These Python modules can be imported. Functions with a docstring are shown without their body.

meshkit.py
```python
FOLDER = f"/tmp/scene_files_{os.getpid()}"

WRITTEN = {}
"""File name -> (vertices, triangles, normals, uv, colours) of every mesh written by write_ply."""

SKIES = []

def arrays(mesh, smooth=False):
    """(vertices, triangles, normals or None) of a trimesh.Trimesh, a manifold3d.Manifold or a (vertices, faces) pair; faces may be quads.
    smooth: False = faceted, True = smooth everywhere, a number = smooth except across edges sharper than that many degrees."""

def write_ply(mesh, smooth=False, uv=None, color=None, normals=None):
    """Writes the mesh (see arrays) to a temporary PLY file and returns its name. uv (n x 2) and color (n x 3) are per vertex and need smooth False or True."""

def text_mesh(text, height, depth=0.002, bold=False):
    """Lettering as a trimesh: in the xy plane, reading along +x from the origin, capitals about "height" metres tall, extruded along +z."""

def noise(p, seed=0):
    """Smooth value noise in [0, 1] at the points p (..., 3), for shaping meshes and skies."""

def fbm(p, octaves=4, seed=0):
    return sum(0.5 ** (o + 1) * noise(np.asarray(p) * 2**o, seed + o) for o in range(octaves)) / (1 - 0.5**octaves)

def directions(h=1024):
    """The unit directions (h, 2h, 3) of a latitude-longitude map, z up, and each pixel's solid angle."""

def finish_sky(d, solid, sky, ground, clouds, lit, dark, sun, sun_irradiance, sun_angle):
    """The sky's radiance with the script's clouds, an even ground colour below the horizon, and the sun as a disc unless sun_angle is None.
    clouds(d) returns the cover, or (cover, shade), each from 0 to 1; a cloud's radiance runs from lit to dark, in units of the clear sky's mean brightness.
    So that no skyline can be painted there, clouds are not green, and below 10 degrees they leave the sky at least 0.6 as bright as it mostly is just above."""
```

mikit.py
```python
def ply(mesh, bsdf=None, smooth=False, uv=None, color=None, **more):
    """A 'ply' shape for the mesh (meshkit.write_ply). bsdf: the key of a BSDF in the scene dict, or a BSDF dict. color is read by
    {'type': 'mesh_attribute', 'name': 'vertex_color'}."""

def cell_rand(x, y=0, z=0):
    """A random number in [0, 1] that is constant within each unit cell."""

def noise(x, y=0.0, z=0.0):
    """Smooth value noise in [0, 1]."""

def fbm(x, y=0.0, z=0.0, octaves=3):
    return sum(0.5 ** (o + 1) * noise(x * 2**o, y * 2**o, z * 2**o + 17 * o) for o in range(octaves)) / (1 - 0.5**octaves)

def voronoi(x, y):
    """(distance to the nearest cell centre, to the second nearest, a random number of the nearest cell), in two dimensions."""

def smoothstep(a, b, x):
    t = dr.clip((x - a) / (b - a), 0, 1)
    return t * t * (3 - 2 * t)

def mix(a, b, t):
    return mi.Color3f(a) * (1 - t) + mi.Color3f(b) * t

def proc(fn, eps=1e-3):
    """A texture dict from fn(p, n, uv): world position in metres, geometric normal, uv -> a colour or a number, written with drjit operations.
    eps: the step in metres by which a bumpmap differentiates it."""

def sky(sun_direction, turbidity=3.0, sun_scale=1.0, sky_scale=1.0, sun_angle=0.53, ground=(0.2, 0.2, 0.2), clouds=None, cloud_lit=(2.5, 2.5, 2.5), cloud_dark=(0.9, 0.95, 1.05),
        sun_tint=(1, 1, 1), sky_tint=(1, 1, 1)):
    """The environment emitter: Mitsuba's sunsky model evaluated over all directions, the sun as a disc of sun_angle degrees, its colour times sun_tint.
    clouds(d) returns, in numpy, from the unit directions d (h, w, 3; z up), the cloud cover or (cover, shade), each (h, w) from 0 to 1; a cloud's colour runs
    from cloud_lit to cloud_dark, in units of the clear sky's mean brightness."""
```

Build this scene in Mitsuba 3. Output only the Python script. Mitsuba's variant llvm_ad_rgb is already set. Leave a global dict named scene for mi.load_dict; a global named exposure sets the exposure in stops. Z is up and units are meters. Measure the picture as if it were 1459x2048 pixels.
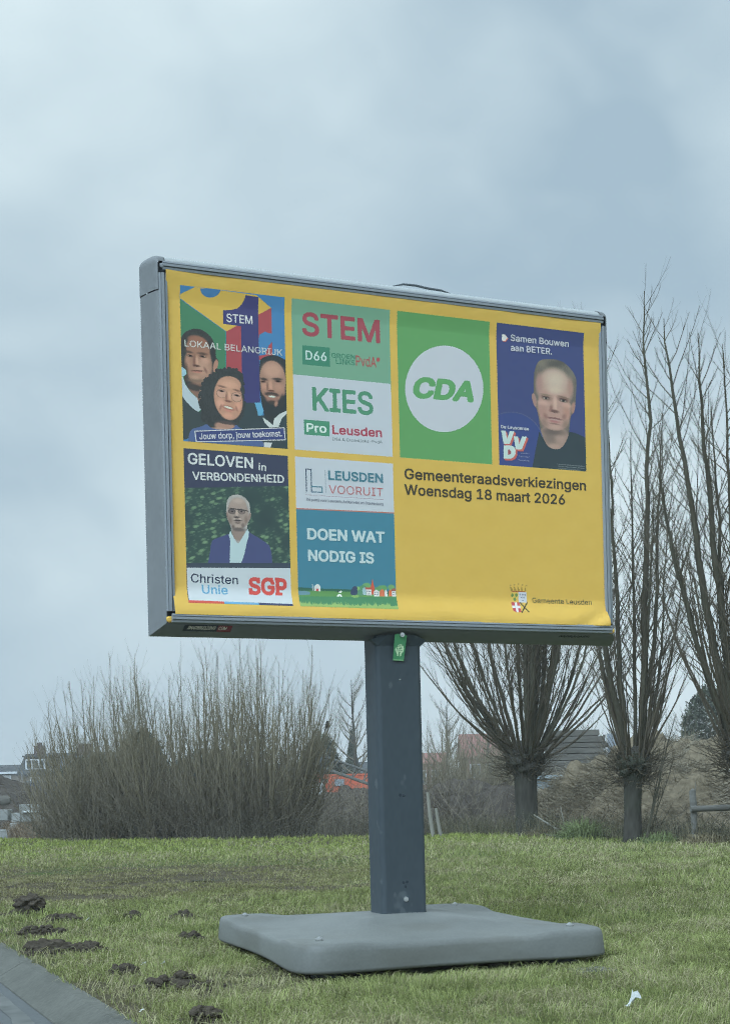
import math
import numpy as np
import trimesh
import mitsuba as mi
import drjit as dr
import mikit
import shapely
import meshkit
from mikit import proc, noise, fbm, voronoi, smoothstep, mix
from shapely.geometry import Point, Polygon, MultiPolygon, box as sbox, LineString
from shapely import affinity, union_all
from trimesh.creation import triangulate_polygon

T = mi.ScalarTransform4f
scene, labels = {}, {}

# ------------------------------------------------------------------ camera, sky, exposure
EYE = 1.30
ROLL = 0.02441
scene['camera'] = {'type': 'perspective', 'fov': 29.72, 'fov_axis': 'x', 'near_clip': 0.1, 'far_clip': 3000.0,
                   'principal_point_offset_y': -0.2774,
                   'to_world': T().look_at(origin=[0, 0, EYE], target=[0, 1, EYE], up=[math.sin(ROLL), 0, math.cos(ROLL)])}
exposure = 2.8


def overcast(d):
    el = np.arcsin(np.clip(d[..., 2], -1, 1))
    az = np.arctan2(d[..., 0], d[..., 1])
    q = np.stack([az * 4.2, el * 6.0, 0 * az + 2966 * 1.7], -1)
    warp = meshkit.fbm(q * 0.9 + 11.0, 3, 5)
    big = meshkit.fbm(q * 0.8 + warp[..., None] * 0.8, 4, 2966)
    small = meshkit.fbm(q * np.array([2.8, 3.2, 1.0]) + warp[..., None] * 1.8, 5, 40)
    shade = 0.53 + 1.50 * (big - 0.49) + 0.50 * (small - 0.5) + 0.24 * np.clip(1 - el / 0.16, 0, 1)
    return np.ones_like(el), np.clip(shade, 0, 1)


scene['sky'] = mikit.sky((-0.35, -0.62, 0.70), turbidity=3.0, sun_scale=0.30, sun_angle=50.0, sky_scale=1.0, clouds=overcast,
                         cloud_lit=(1.28, 1.52, 1.60), cloud_dark=(0.65, 0.88, 1.05), sun_tint=(0.72, 1.10, 1.82), ground=(0.12, 0.14, 0.09))


scene['damp_air'] = {'type': 'homogeneous', 'albedo': {'type': 'rgb', 'value': [0.94, 0.955, 0.965]}, 'sigma_t': 0.0011}
scene['camera']['medium'] = {'type': 'ref', 'id': 'damp_air'}


# ------------------------------------------------------------------ helpers
def lin(c):
    c = np.asarray(c, float) / 255
    return np.where(c < 0.04045, c / 12.92, ((c + 0.055) / 1.055) ** 2.4)


DAY = lin((172, 190, 212)) / 0.60          # a white sheet of albedo 0.60 in this bluish daylight


def ink(c):
    """albedo of a paint or print that looks like the swatch c under this daylight"""
    return [float(min(0.86, max(0.012, v))) for v in lin(c) / DAY]


def bsdf(key, base, rough=0.6, spec=0.3, metal=0.0, bump=None, bump_scale=0.01, **kw):
    if isinstance(base, (list, tuple, np.ndarray)):
        base = {'type': 'rgb', 'value': [float(v) for v in base]}
    b = {'type': 'principled', 'base_color': base, 'roughness': rough, 'specular': spec, 'metallic': metal, **kw}
    if bump is not None:
        b = {'type': 'bumpmap', 'arbitrary': bump, 'scale': bump_scale, 'bsdf': b}
    scene[key] = {'type': 'twosided', 'bsdf': b}
    return key


def matte(key, base):
    if isinstance(base, (list, tuple, np.ndarray)):
        base = {'type': 'rgb', 'value': [float(v) for v in base]}
    scene[key] = {'type': 'twosided', 'bsdf': {'type': 'diffuse', 'reflectance': base}}
    return key


def key_for(name):
    if name not in scene and name not in labels:
        return name
    k = 1
    while f'{name}_{k:03d}' in scene or f'{name}_{k:03d}' in labels:
        k += 1
    return f'{name}_{k:03d}'


def add(name, mesh, mat, parent=None, smooth=False, color=None, kind=None, uv=None):
    key = key_for(name if parent is None else parent + '__' + name)
    scene[key] = mikit.ply(mesh, mat, smooth=smooth, color=color, uv=uv)
    if kind:
        labels.setdefault(key, {})['kind'] = kind
    return key


def thing(name, label, cat, group=None):
    key = name
    k = 1
    while key in labels or key in scene:
        key = f'{name}_{k:03d}'
        k += 1
    labels[key] = {'label': label, 'category': cat}
    if group:
        labels[key]['group'] = group
    return key


def tag(key, label=None, cat=None, group=None, kind=None):
    d = labels.setdefault(key, {})
    for a, b in (('label', label), ('category', cat), ('group', group), ('kind', kind)):
        if b:
            d[a] = b
    return key


def boxm(x0, x1, y0, y1, z0, z1, bev=0.0):
    m = trimesh.creation.box(extents=[x1 - x0, y1 - y0, z1 - z0])
    if bev > 0:
        e = np.array([x1 - x0, y1 - y0, z1 - z0]) / 2
        pts = []
        for sx in (-1, 1):
            for sy in (-1, 1):
                for sz in (-1, 1):
                    c = np.array([sx, sy, sz]) * e
                    for ax in range(3):
                        p = c - np.array([sx, sy, sz]) * bev
                        p[ax] = c[ax]
                        pts.append(p)
        m = trimesh.convex.convex_hull(np.array(pts))
    m.apply_translation([(x0 + x1) / 2, (y0 + y1) / 2, (z0 + z1) / 2])
    return m


def rotz(m, deg, at=(0, 0, 0)):
    m = m.copy()
    m.apply_transform(trimesh.transformations.rotation_matrix(math.radians(deg), [0, 0, 1], at))
    return m


def cat(ms):
    return trimesh.util.concatenate([m for m in ms])


def tube(pts, rad, sides=5, cap=False):
    """(vertices, faces) of a tapering tube"""
    pts = np.asarray(pts, float)
    rad = np.broadcast_to(np.asarray(rad, float), (len(pts),))
    t = np.gradient(pts, axis=0)
    t /= np.linalg.norm(t, axis=1, keepdims=True) + 1e-12
    ref = np.array([1.0, 0.13, 0.07]) if abs(t[0, 0]) < 0.8 else np.array([0.1, 1.0, 0.05])
    n = np.cross(t, ref)
    n /= np.linalg.norm(n, axis=1, keepdims=True) + 1e-12
    b = np.cross(t, n)
    a = np.arange(sides) / sides * 2 * np.pi
    v = pts[:, None] + rad[:, None, None] * (np.cos(a)[None, :, None] * n[:, None] + np.sin(a)[None, :, None] * b[:, None])
    k, m = len(pts), sides
    i, j = np.meshgrid(np.arange(k - 1), np.arange(m), indexing='ij')
    q0, q1 = i * m + j, i * m + (j + 1) % m
    f = np.concatenate([np.stack([q0, q1, q1 + m], -1).reshape(-1, 3), np.stack([q0, q1 + m, q0 + m], -1).reshape(-1, 3)])
    v = v.reshape(-1, 3)
    if cap:
        v = np.vstack([v, pts[:1], pts[-1:]])
        c0, c1 = k * m, k * m + 1
        r = np.arange(m)
        f = np.vstack([f, np.stack([r * 0 + c0, (r + 1) % m, r], -1), np.stack([r * 0 + c1, (k - 1) * m + r, (k - 1) * m + (r + 1) % m], -1)])
    return v, f


def tubes(P, Rr, sides):
    """many tubes of the same number of points at once: P (n, k, 3), Rr (n, k)"""
    n, k = Rr.shape
    t = np.empty_like(P)
    t[:, 1:-1] = P[:, 2:] - P[:, :-2]
    t[:, 0], t[:, -1] = P[:, 1] - P[:, 0], P[:, -1] - P[:, -2]
    t /= np.linalg.norm(t, axis=2, keepdims=True) + 1e-12
    ref = np.where(np.abs(t[:, :1, :1]) < 0.8, np.array([1.0, 0.13, 0.07]), np.array([0.1, 1.0, 0.05]))
    u = np.cross(t, ref)
    u /= np.linalg.norm(u, axis=2, keepdims=True) + 1e-12
    w = np.cross(t, u)
    a = np.arange(sides) / sides * 2 * np.pi
    v = P[:, :, None] + Rr[:, :, None, None] * (np.cos(a)[:, None] * u[:, :, None] + np.sin(a)[:, None] * w[:, :, None])
    i, j = np.meshgrid(np.arange(k - 1), np.arange(sides), indexing='ij')
    q0, q1 = i * sides + j, i * sides + (j + 1) % sides
    f = np.concatenate([np.stack([q0, q1, q1 + sides], -1).reshape(-1, 3), np.stack([q0, q1 + sides, q0 + sides], -1).reshape(-1, 3)])
    return v.reshape(-1, 3), (f[None] + (np.arange(n) * k * sides)[:, None, None]).reshape(-1, 3)


class Bag:
    """collects tapering tubes and makes one mesh of them"""

    def __init__(self):
        self.t = {}

    def add(self, pts, rad, sides):
        self.t.setdefault((len(pts), sides), []).append((pts, rad))

    def mesh(self):
        v, f, n = [], [], 0
        for (k, sides), items in self.t.items():
            vv, ff = tubes(np.array([i[0] for i in items]), np.array([np.broadcast_to(i[1], (k,)) for i in items], float), sides)
            v.append(vv)
            f.append(ff + n)
            n += len(vv)
        return np.vstack(v), np.vstack(f)


def sstep(a, b, x):
    t = np.clip((np.asarray(x, float) - a) / (b - a), 0, 1)
    return t * t * (3 - 2 * t)


def lump(center, rx, ry, rz, seed, sub=3, amp=0.25, freq=2.2, flat=None):
    m = trimesh.creation.icosphere(subdivisions=sub)
    v = np.array(m.vertices)
    k = 1 + amp * 2 * (meshkit.fbm(v * freq + seed * 7.3 + 50, 4, seed) - 0.5)
    v = v * k[:, None] * np.array([rx, ry, rz])
    if flat is not None:
        v[:, 2] = np.maximum(v[:, 2], flat)
    return trimesh.Trimesh(v + np.asarray(center), m.faces, process=False)


# ------------------------------------------------------------------ terrain
KA, KD = np.array([-3.46, 12.92]), np.array([0.392, -0.920])     # back edge of the kerb, its direction
KN = np.array([-0.920, -0.392])                                  # towards the road


def kerb_dist(x, y):
    return (x - KA[0]) * KN[0] + (y - KA[1]) * KN[1]


def gz(x, y):
    """height of the ground"""
    x, y = np.asarray(x, float), np.asarray(y, float)
    z = 0.20 * sstep(13, 25, y) * sstep(-1.5, 3.0, x - (y - 24) * 0.05) * (1 - sstep(42, 60, y))
    z = z + 0.16 * np.exp(-((y - (38.5 + 0.10 * np.minimum(x + 4, 0) ** 2 * 0.9)) / 2.2) ** 2) * (1 - sstep(-0.5, 2.0, x))
    p = np.stack([x * 0.55, y * 0.55, 0 * x + 0.5], -1)
    z = z + 0.10 * (meshkit.fbm(p, 3, 3) - 0.5) * sstep(11, 16, y) * (1 - sstep(60, 120, y))
    return z + 0.025 * (meshkit.fbm(p * 5, 2, 9) - 0.5) * (1 - sstep(30, 60, y))


def ground_z(x, y):
    return gz(x, y) - 0.30 * sstep(0.03, 0.20, kerb_dist(np.asarray(x, float), np.asarray(y, float)))


# ------------------------------------------------------------------ materials of the setting
def soil_fn(p, n, uv):
    a = fbm(p.x * 0.35, p.y * 0.35, 1.0, 3)
    b = fbm(p.x * 2.3, p.y * 2.3, 4.0, 3)
    c = fbm(p.x * 22.0, p.y * 22.0, p.z * 22.0, 3)
    green = mix((0.070, 0.095, 0.035), (0.120, 0.150, 0.055), c)
    brown = mix((0.070, 0.060, 0.040), (0.155, 0.135, 0.092), c)
    far = smoothstep(30.0, 38.0, p.y) * smoothstep(48.0, 40.0, p.y)
    mud = smoothstep(17.0, 20.0, p.y + 2 * b) * smoothstep(30.0, 24.0, p.y + 3 * b) * smoothstep(1.5, -2.5, p.x + 2 * (a - 0.5))
    t = smoothstep(0.42, 0.60, a * 0.55 + b * 0.45 + 0.22 * mud)
    beyond = smoothstep(45.0, 54.0, p.y + 4 * b)
    t = dr.maximum(t, 0.9 * smoothstep(15.0, 9.0, p.y) * smoothstep(1.0, -0.8, p.x + (b - 0.5)))
    return mix(mix(mix(green, brown, t), mix((0.055, 0.048, 0.032), (0.10, 0.085, 0.06), c), mud * smoothstep(0.45, 0.65, b)), brown, beyond)


matte('m_soil', proc(soil_fn))


def asphalt_fn(p, n, uv):
    c = fbm(p.x * 60, p.y * 60, p.z * 60, 3)
    b = fbm(p.x * 3, p.y * 3, 2.0, 3)
    return mix((0.070, 0.078, 0.078), (0.14, 0.148, 0.146), c * 0.7 + b * 0.3)


bsdf('m_asphalt', proc(asphalt_fn), rough=0.75, spec=0.3)


def concrete_fn(p, n, uv):
    c = fbm(p.x * 45, p.y * 45, p.z * 45, 3)
    b = fbm(p.x * 4, p.y * 4, p.z * 4 + 7, 4)
    return mix((0.055, 0.058, 0.050), (0.165, 0.165, 0.142), c * 0.5 + b * 0.5)


bsdf('m_concrete', proc(concrete_fn), rough=0.85, spec=0.2)


def worn_fn(p, n, uv):
    c = fbm(p.x * 9, p.y * 9, p.z * 9, 4)
    return mix((0.13, 0.138, 0.130), (0.26, 0.265, 0.25), c)


matte('m_worn_strip', proc(worn_fn))


def clod_fn(p, n, uv):
    c = fbm(p.x * 30, p.y * 30, p.z * 30, 3)
    return mix((0.040, 0.034, 0.026), (0.125, 0.105, 0.080), c)


matte('m_clod', proc(clod_fn))


def bark_fn(p, n, uv):
    c = fbm(p.x * 16, p.y * 16, p.z * 3.5, 3)
    b = fbm(p.x * 1.7, p.y * 1.7, p.z * 1.7, 2)
    return mix(mix((0.034, 0.032, 0.027), (0.090, 0.085, 0.070), c), (0.062, 0.072, 0.045), 0.55 * smoothstep(0.45, 0.65, b))


bsdf('m_bark', proc(bark_fn), rough=0.9, spec=0.15)


def stem_fn(p, n, uv):
    c = fbm(p.x * 7, p.y * 7, p.z * 2.0, 4)
    return mix((0.050, 0.047, 0.034), (0.125, 0.116, 0.080), c)


matte('m_stem', proc(stem_fn))
matte('m_twig', (0.190, 0.166, 0.124))
matte('m_willow_twig', (0.115, 0.098, 0.070))


def hedge_fn(p, n, uv):
    c = fbm(p.x * 2.0, p.y * 2.0, p.z * 0.9, 3)
    return mix((0.140, 0.122, 0.082), (0.31, 0.270, 0.185), c)


matte('m_hedge', proc(hedge_fn))
matte('m_blade', {'type': 'mesh_attribute', 'name': 'vertex_color'})

# ------------------------------------------------------------------ ground, road, kerb
ys = np.concatenate([np.arange(-6, 6, 0.5), np.arange(6, 16, 0.09), np.arange(16, 50, 0.28), np.geomspace(50, 600, 45)])
us = np.concatenate([np.linspace(-1.5, -0.42, 18)[:-1], np.linspace(-0.42, 0.42, 150), np.linspace(0.42, 1.5, 18)[1:]])
Yg = np.repeat(ys[:, None], len(us), 1)
Xg = us[None, :] * np.maximum(np.abs(Yg), 10.0)
Zg = ground_z(Xg, Yg)
ii, jj = np.meshgrid(np.arange(len(ys) - 1), np.arange(len(us) - 1), indexing='ij')
q = ii * len(us) + jj
gf = np.concatenate([np.stack([q, q + 1, q + len(us) + 1], -1).reshape(-1, 3), np.stack([q, q + len(us) + 1, q + len(us)], -1).reshape(-1, 3)])
add('ground', (np.stack([Xg, Yg, Zg], -1).reshape(-1, 3), gf), 'm_soil', smooth=True, kind='structure')
tag('ground', 'grassy soil of the verge reaching back to the yard')


def kerb_pt(along, out, z):
    p = KA + KD * along + KN * out
    return np.array([p[0], p[1], z])


def strip(o0, o1, z, a0, a1):
    v = np.array([kerb_pt(a0, o0, z), kerb_pt(a1, o0, z), kerb_pt(a1, o1, z), kerb_pt(a0, o1, z)])
    return v, np.array([[0, 1, 2], [0, 2, 3]])


add('road', strip(0.20, 7.5, -0.124, -60, 25), 'm_asphalt', kind='structure')
tag('road', 'grey asphalt road at the kerb')
# worn pale strip along the gutter, ragged on both sides
rng = np.random.default_rng(11)
al = np.arange(-14, 9, 0.07)
o0 = 0.36 + 0.05 * meshkit.fbm(np.stack([al * 1.3, al * 0, al * 0], -1), 3, 2)
o1 = o0 + 0.10 + 0.07 * meshkit.fbm(np.stack([al * 1.4, al * 0 + 5, al * 0], -1), 3, 3)
v = np.array([kerb_pt(a, o, -0.119) for a, o in zip(al, o0)] + [kerb_pt(a, o, -0.119) for a, o in zip(al, o1)])
i = np.arange(len(al) - 1)
f = np.concatenate([np.stack([i, i + 1, i + 1 + len(al)], -1), np.stack([i, i + 1 + len(al), i + len(al)], -1)])
k = add('road_marking', (v, f), 'm_worn_strip', kind='structure')
tag(k, 'worn pale strip along the gutter of the road')
kerb = thing('kerb', 'sloped grey concrete kerb between the road and the grass verge', 'kerb')
labels[kerb]['kind'] = 'structure'
for n_, a0 in enumerate(np.arange(-12.66, 9.0, 3.60)):
    a0, a1 = a0 + 0.008, a0 + 3.592
    prof = [(-0.03, -0.30), (-0.03, -0.004), (-0.02, 0.004), (0.070, 0.004), (0.082, -0.002), (0.285, -0.114), (0.285, -0.30)]
    st_ = np.linspace(a0, a1, 9)
    vs = np.array([kerb_pt(a, o, z) for a in st_ for o, z in prof])
    m_ = len(prof)
    fs = []
    for a in range(len(st_) - 1):
        for b in range(m_):
            c = (b + 1) % m_
            fs += [[a * m_ + b, (a + 1) * m_ + b, (a + 1) * m_ + c], [a * m_ + b, (a + 1) * m_ + c, a * m_ + c]]
    for base in (0, (len(st_) - 1) * m_):
        fs += [[base, base + j, base + j + 1] for j in range(1, m_ - 1)]
    add('kerb_stone', (vs, np.array(fs)), 'm_concrete', parent=kerb)

# ------------------------------------------------------------------ grass of the verge
SLAB_C, SLAB_A = np.array([0.225, 11.20]), 0.315
rng = np.random.default_rng(5)


def tri_noise(x, y, s, seed):
    return meshkit.fbm(np.stack([x * s, y * s, 0 * x + seed], -1), 3, seed)


def blades(n, y0, y1, hscale, wmin, power):
    """n blades between two distances: root, height, width, colour"""
    u = rng.random(n)
    y = (y0 ** power + u * (y1 ** power - y0 ** power)) ** (1 / power)
    x = (rng.random(n) * 2 - 1) * (0.30 * y + 0.3)
    c, s = math.cos(SLAB_A), math.sin(SLAB_A)
    lx, ly = (x - SLAB_C[0]) * c + (y - SLAB_C[1]) * s, -(x - SLAB_C[0]) * s + (y - SLAB_C[1]) * c
    inside = (np.abs(lx) < 1.05) & (np.abs(ly) < 1.26)
    edge = (np.abs(lx) < 1.20) & (np.abs(ly) < 1.44)
    ok = (kerb_dist(x, y) < 0.012 + 0.05 * (tri_noise(x, y, 5, 3) - 0.5)) & ~inside
    lawn_end = np.where(x < 0.5, 38.6 + 0.13 * np.minimum(x + 3.2, 0) ** 2, 38.6 - 2.6 * np.maximum(x - 2.2, 0))
    lawn_end = np.maximum(lawn_end, 27.2) + 2.2 * (tri_noise(x, y, 0.8, 8) - 0.5)
    ok &= y < lawn_end
    x, y, edge = x[ok], y[ok], edge[ok]
    n = len(x)
    big = tri_noise(x, y, 0.22, 31)
    mid = tri_noise(x, y, 1.1, 32)
    fine = tri_noise(x, y, 4.5, 33)
    mud = sstep(16.5, 19.5, y + 3 * (mid - 0.5)) * (1 - sstep(26, 31, y + 4 * (mid - 0.5))) * (1 - sstep(-2.5, 2.0, x + 3 * (big - 0.5)))
    pud = np.exp(-(((x + 2.6) / 1.5) ** 2 + ((y - 22.4) / 1.6) ** 2))
    bare = np.maximum(mud * sstep(0.47, 0.60, mid * 0.6 + fine * 0.4), pud * sstep(0.30, 0.55, fine + 0.4 * pud))
    bare = np.maximum(bare, 0.9 * (1 - sstep(9, 15, y)) * sstep(0.46, 0.60, fine * 0.6 + mid * 0.4) * (1 - sstep(-0.8, 0.9, x)))
    verge = np.exp(kerb_dist(x, y) / 0.55)
    bare = np.maximum(bare, np.clip(1.25 * verge * sstep(0.36, 0.58, fine * 0.6 + mid * 0.4), 0, 0.95))
    keep = rng.random(n) > 0.93 * bare
    dug = np.zeros(n)
    for mx, my, r in MOLES:
        dug = np.maximum(dug, np.exp(-(((x - mx) ** 2 + (y - my) ** 2) / (r * 0.7) ** 2)))
    keep &= rng.random(n) > 0.8 * dug
    x, y, mud, mid, fine, big, edge = (a[keep] for a in (x, y, mud, mid, fine, big, edge))
    n = len(x)
    near = (1 - sstep(9, 14.5, y + 3 * (mid - 0.5))) * (1 - sstep(-0.8, 0.9, x + 1.5 * (fine - 0.5)))
    dry = np.clip(0.30 + 2.1 * (mid - 0.5) + 1.2 * (fine - 0.5) + 0.9 * (big - 0.5) + 0.5 * mud + 0.34 * near - 0.20 * sstep(30, 36, y), 0.04, 0.95)
    straw = rng.random(n) < dry * 0.78
    h = hscale * (0.45 + 0.95 * rng.random(n) ** 1.5) * (0.35 + 1.4 * fine) * np.where(edge, 0.45, 1) * (1 - 0.45 * mud)
    w = np.maximum(wmin, 0.00050 * y) * (0.7 + 0.6 * rng.random(n))
    g0 = np.array([0.228, 0.262, 0.095])
    g1 = np.array([0.360, 0.388, 0.150])
    s0 = np.array([0.31, 0.290, 0.150])
    s1 = np.array([0.50, 0.465, 0.27])
    t = rng.random(n)[:, None]
    lush = sstep(22, 40, y + 9 * (mid - 0.5))[:, None]
    green = (g0 * (1 - t) + g1 * t) * (1 - lush) + lush * (np.array([0.245, 0.295, 0.076]) * (1 - t) + np.array([0.37, 0.41, 0.12]) * t)
    col = np.where(straw[:, None], s0 * (1 - t) + s1 * t, green)
    col = col * (1 - 0.55 * mud[:, None]) + 0.55 * mud[:, None] * np.array([0.20, 0.175, 0.085])
    tone = tri_noise(x, y, 7.0, 36)
    col = col * (0.62 + 0.76 * tone)[:, None]
    a = rng.random(n) * 2 * np.pi + 0.0
    a = np.where(rng.random(n) < 0.6, 6.28 * tri_noise(x, y, 2.6, 37) * 1.6, a)      # tufts lie one way
    lean = (0.45 + 1.0 * rng.random(n)) * np.where(straw, 1.25, 0.8)
    d = np.stack([np.cos(a), np.sin(a), 0 * a], -1)
    side = np.stack([-np.sin(a), np.cos(a), 0 * a], -1) * (w / 2)[:, None]
    tw = rng.random(n) * 2 * np.pi
    side = np.stack([np.cos(tw), np.sin(tw), 0 * a], -1) * (w / 2)[:, None]
    root = np.stack([x, y, gz(x, y) - 0.004], -1)
    up = np.array([0, 0, 1.0])
    m = root + up * (h * 0.6)[:, None] + d * (h * lean * 0.28)[:, None]
    tip = root + up * (h * np.maximum(0.22, 1.0 - 0.42 * lean))[:, None] + d * (h * lean * 0.85)[:, None]
    v = np.stack([root - side, root + side, m - side * 0.75, m + side * 0.75, tip], 1)
    b = (np.arange(n) * 5)[:, None]
    f = np.concatenate([b + np.array([[0, 1, 3]]), b + np.array([[0, 3, 2]]), b + np.array([[2, 3, 4]])])
    return v.reshape(-1, 3), f, np.repeat(col, 5, 0)


MOLES = [(-4.02, 16.15, 0.26), (-3.34, 15.07, 0.30), (-2.61, 15.24, 0.14), (-2.02, 15.14, 0.19), (-3.24, 13.54, 0.36), (-2.79, 12.01, 0.36),
         (-2.44, 11.94, 0.21), (-1.64, 12.66, 0.15), (-1.83, 10.24, 0.16), (-1.34, 9.56, 0.30), (-0.95, 8.02, 0.14)]
parts = [blades(165000, 7.0, 13.0, 0.085, 0.0042, 1.6), blades(150000, 13.0, 24.0, 0.095, 0.0060, 1.5), blades(110000, 24.0, 46.0, 0.12, 0.011, 1.4)]
off, V, F, C = 0, [], [], []
for v, f, c in parts:
    V.append(v)
    F.append(f + off)
    C.append(c)
    off += len(v)
g_ = add('grass', (np.vstack(V), np.vstack(F)), 'm_blade', color=np.vstack(C), kind='stuff')
tag(g_, 'rough winter grass with straw blades on the verge', 'grass')

# ------------------------------------------------------------------ the billboard
BX, BY, BZ, BA = -1.41507, 10.48111, 2.72024, 0.38304      # lower left corner of the banner, heading of the board
BW, BH = 3.80391, 2.62
BE = np.array([math.cos(BA), math.sin(BA), 0])
BN = np.array([math.sin(BA), -math.cos(BA), 0])             # out of the face


def board(p):
    """(along, up, out) on the board -> world"""
    p = np.asarray(p, float)
    return np.array([BX, BY, BZ]) + p[..., 0:1] * BE + p[..., 1:2] * np.array([0, 0, 1.0]) + p[..., 2:3] * BN


def to_board(m):
    v = board(np.stack([m.vertices[:, 0], m.vertices[:, 1], m.vertices[:, 2]], -1))
    return trimesh.Trimesh(v, m.faces, process=False)


KNOTS = np.concatenate([np.arange(0, 0.301, 0.015), [2.40], np.arange(2.415, 2.621, 0.0158), [2.62]])


def bulge(t):
    return 0.062 * (1 - sstep(0.0, 0.23, t)) + 0.030 * sstep(2.36, 2.64, t)


KD_ = bulge(KNOTS)


def depth(t):
    return np.interp(t, KNOTS, KD_)


def sheet(poly, layer):
    """flat print: a polygon on the board (metres), following the banner, a hair above the layer below"""
    vs, fs, n = [], [], 0
    for g in getattr(poly, 'geoms', [poly]):
        if g.is_empty or g.geom_type != 'Polygon' or g.area < 1e-7:
            continue
        lo, hi = g.bounds[1], g.bounds[3]
        cuts = [k for k in KNOTS if lo + 1e-6 < k < hi - 1e-6]
        edges = [lo - 1] + cuts + [hi + 1]
        for a, b in zip(edges[:-1], edges[1:]):
            part = g.intersection(sbox(-1, a, 9, b)) if cuts else g
            for h in getattr(part, 'geoms', [part]):
                if h.geom_type != 'Polygon' or h.area < 1e-8:
                    continue
                v, f = triangulate_polygon(h, engine='earcut')
                vs.append(v)
                fs.append(np.asarray(f) + n)
                n += len(v)
    v = np.vstack(vs)
    f = np.vstack(fs)
    w = np.column_stack([v[:, 0], v[:, 1], depth(v[:, 1]) + 0.0003 * layer])
    return trimesh.Trimesh(board(w), f, process=False), v


def weave_fn(p, n, uv):
    c = fbm(p.x * 7, p.y * 7, p.z * 7, 3)
    d = fbm(p.x * 60, p.y * 60, p.z * 60, 2)
    return mix((0.80, 0.485, 0.088), (0.86, 0.54, 0.115), c * 0.75 + d * 0.25)


bsdf('m_banner', proc(weave_fn), rough=0.42, spec=0.35)


def case_fn(p, n, uv):
    c = fbm(p.x * 5, p.y * 5, p.z * 2, 4)
    d = fbm(p.x * 26, p.y * 26, p.z * 9, 3)
    return mix((0.165, 0.175, 0.178), (0.225, 0.235, 0.235), c * 0.6 + d * 0.4)


bsdf('m_case', proc(case_fn), rough=0.45, spec=0.4)
bsdf('m_rail', (0.28, 0.30, 0.315), rough=0.4, spec=0.4)
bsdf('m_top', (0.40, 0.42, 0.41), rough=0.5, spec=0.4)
bsdf('m_rail_dark', (0.10, 0.115, 0.125), rough=0.5, spec=0.4)


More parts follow.
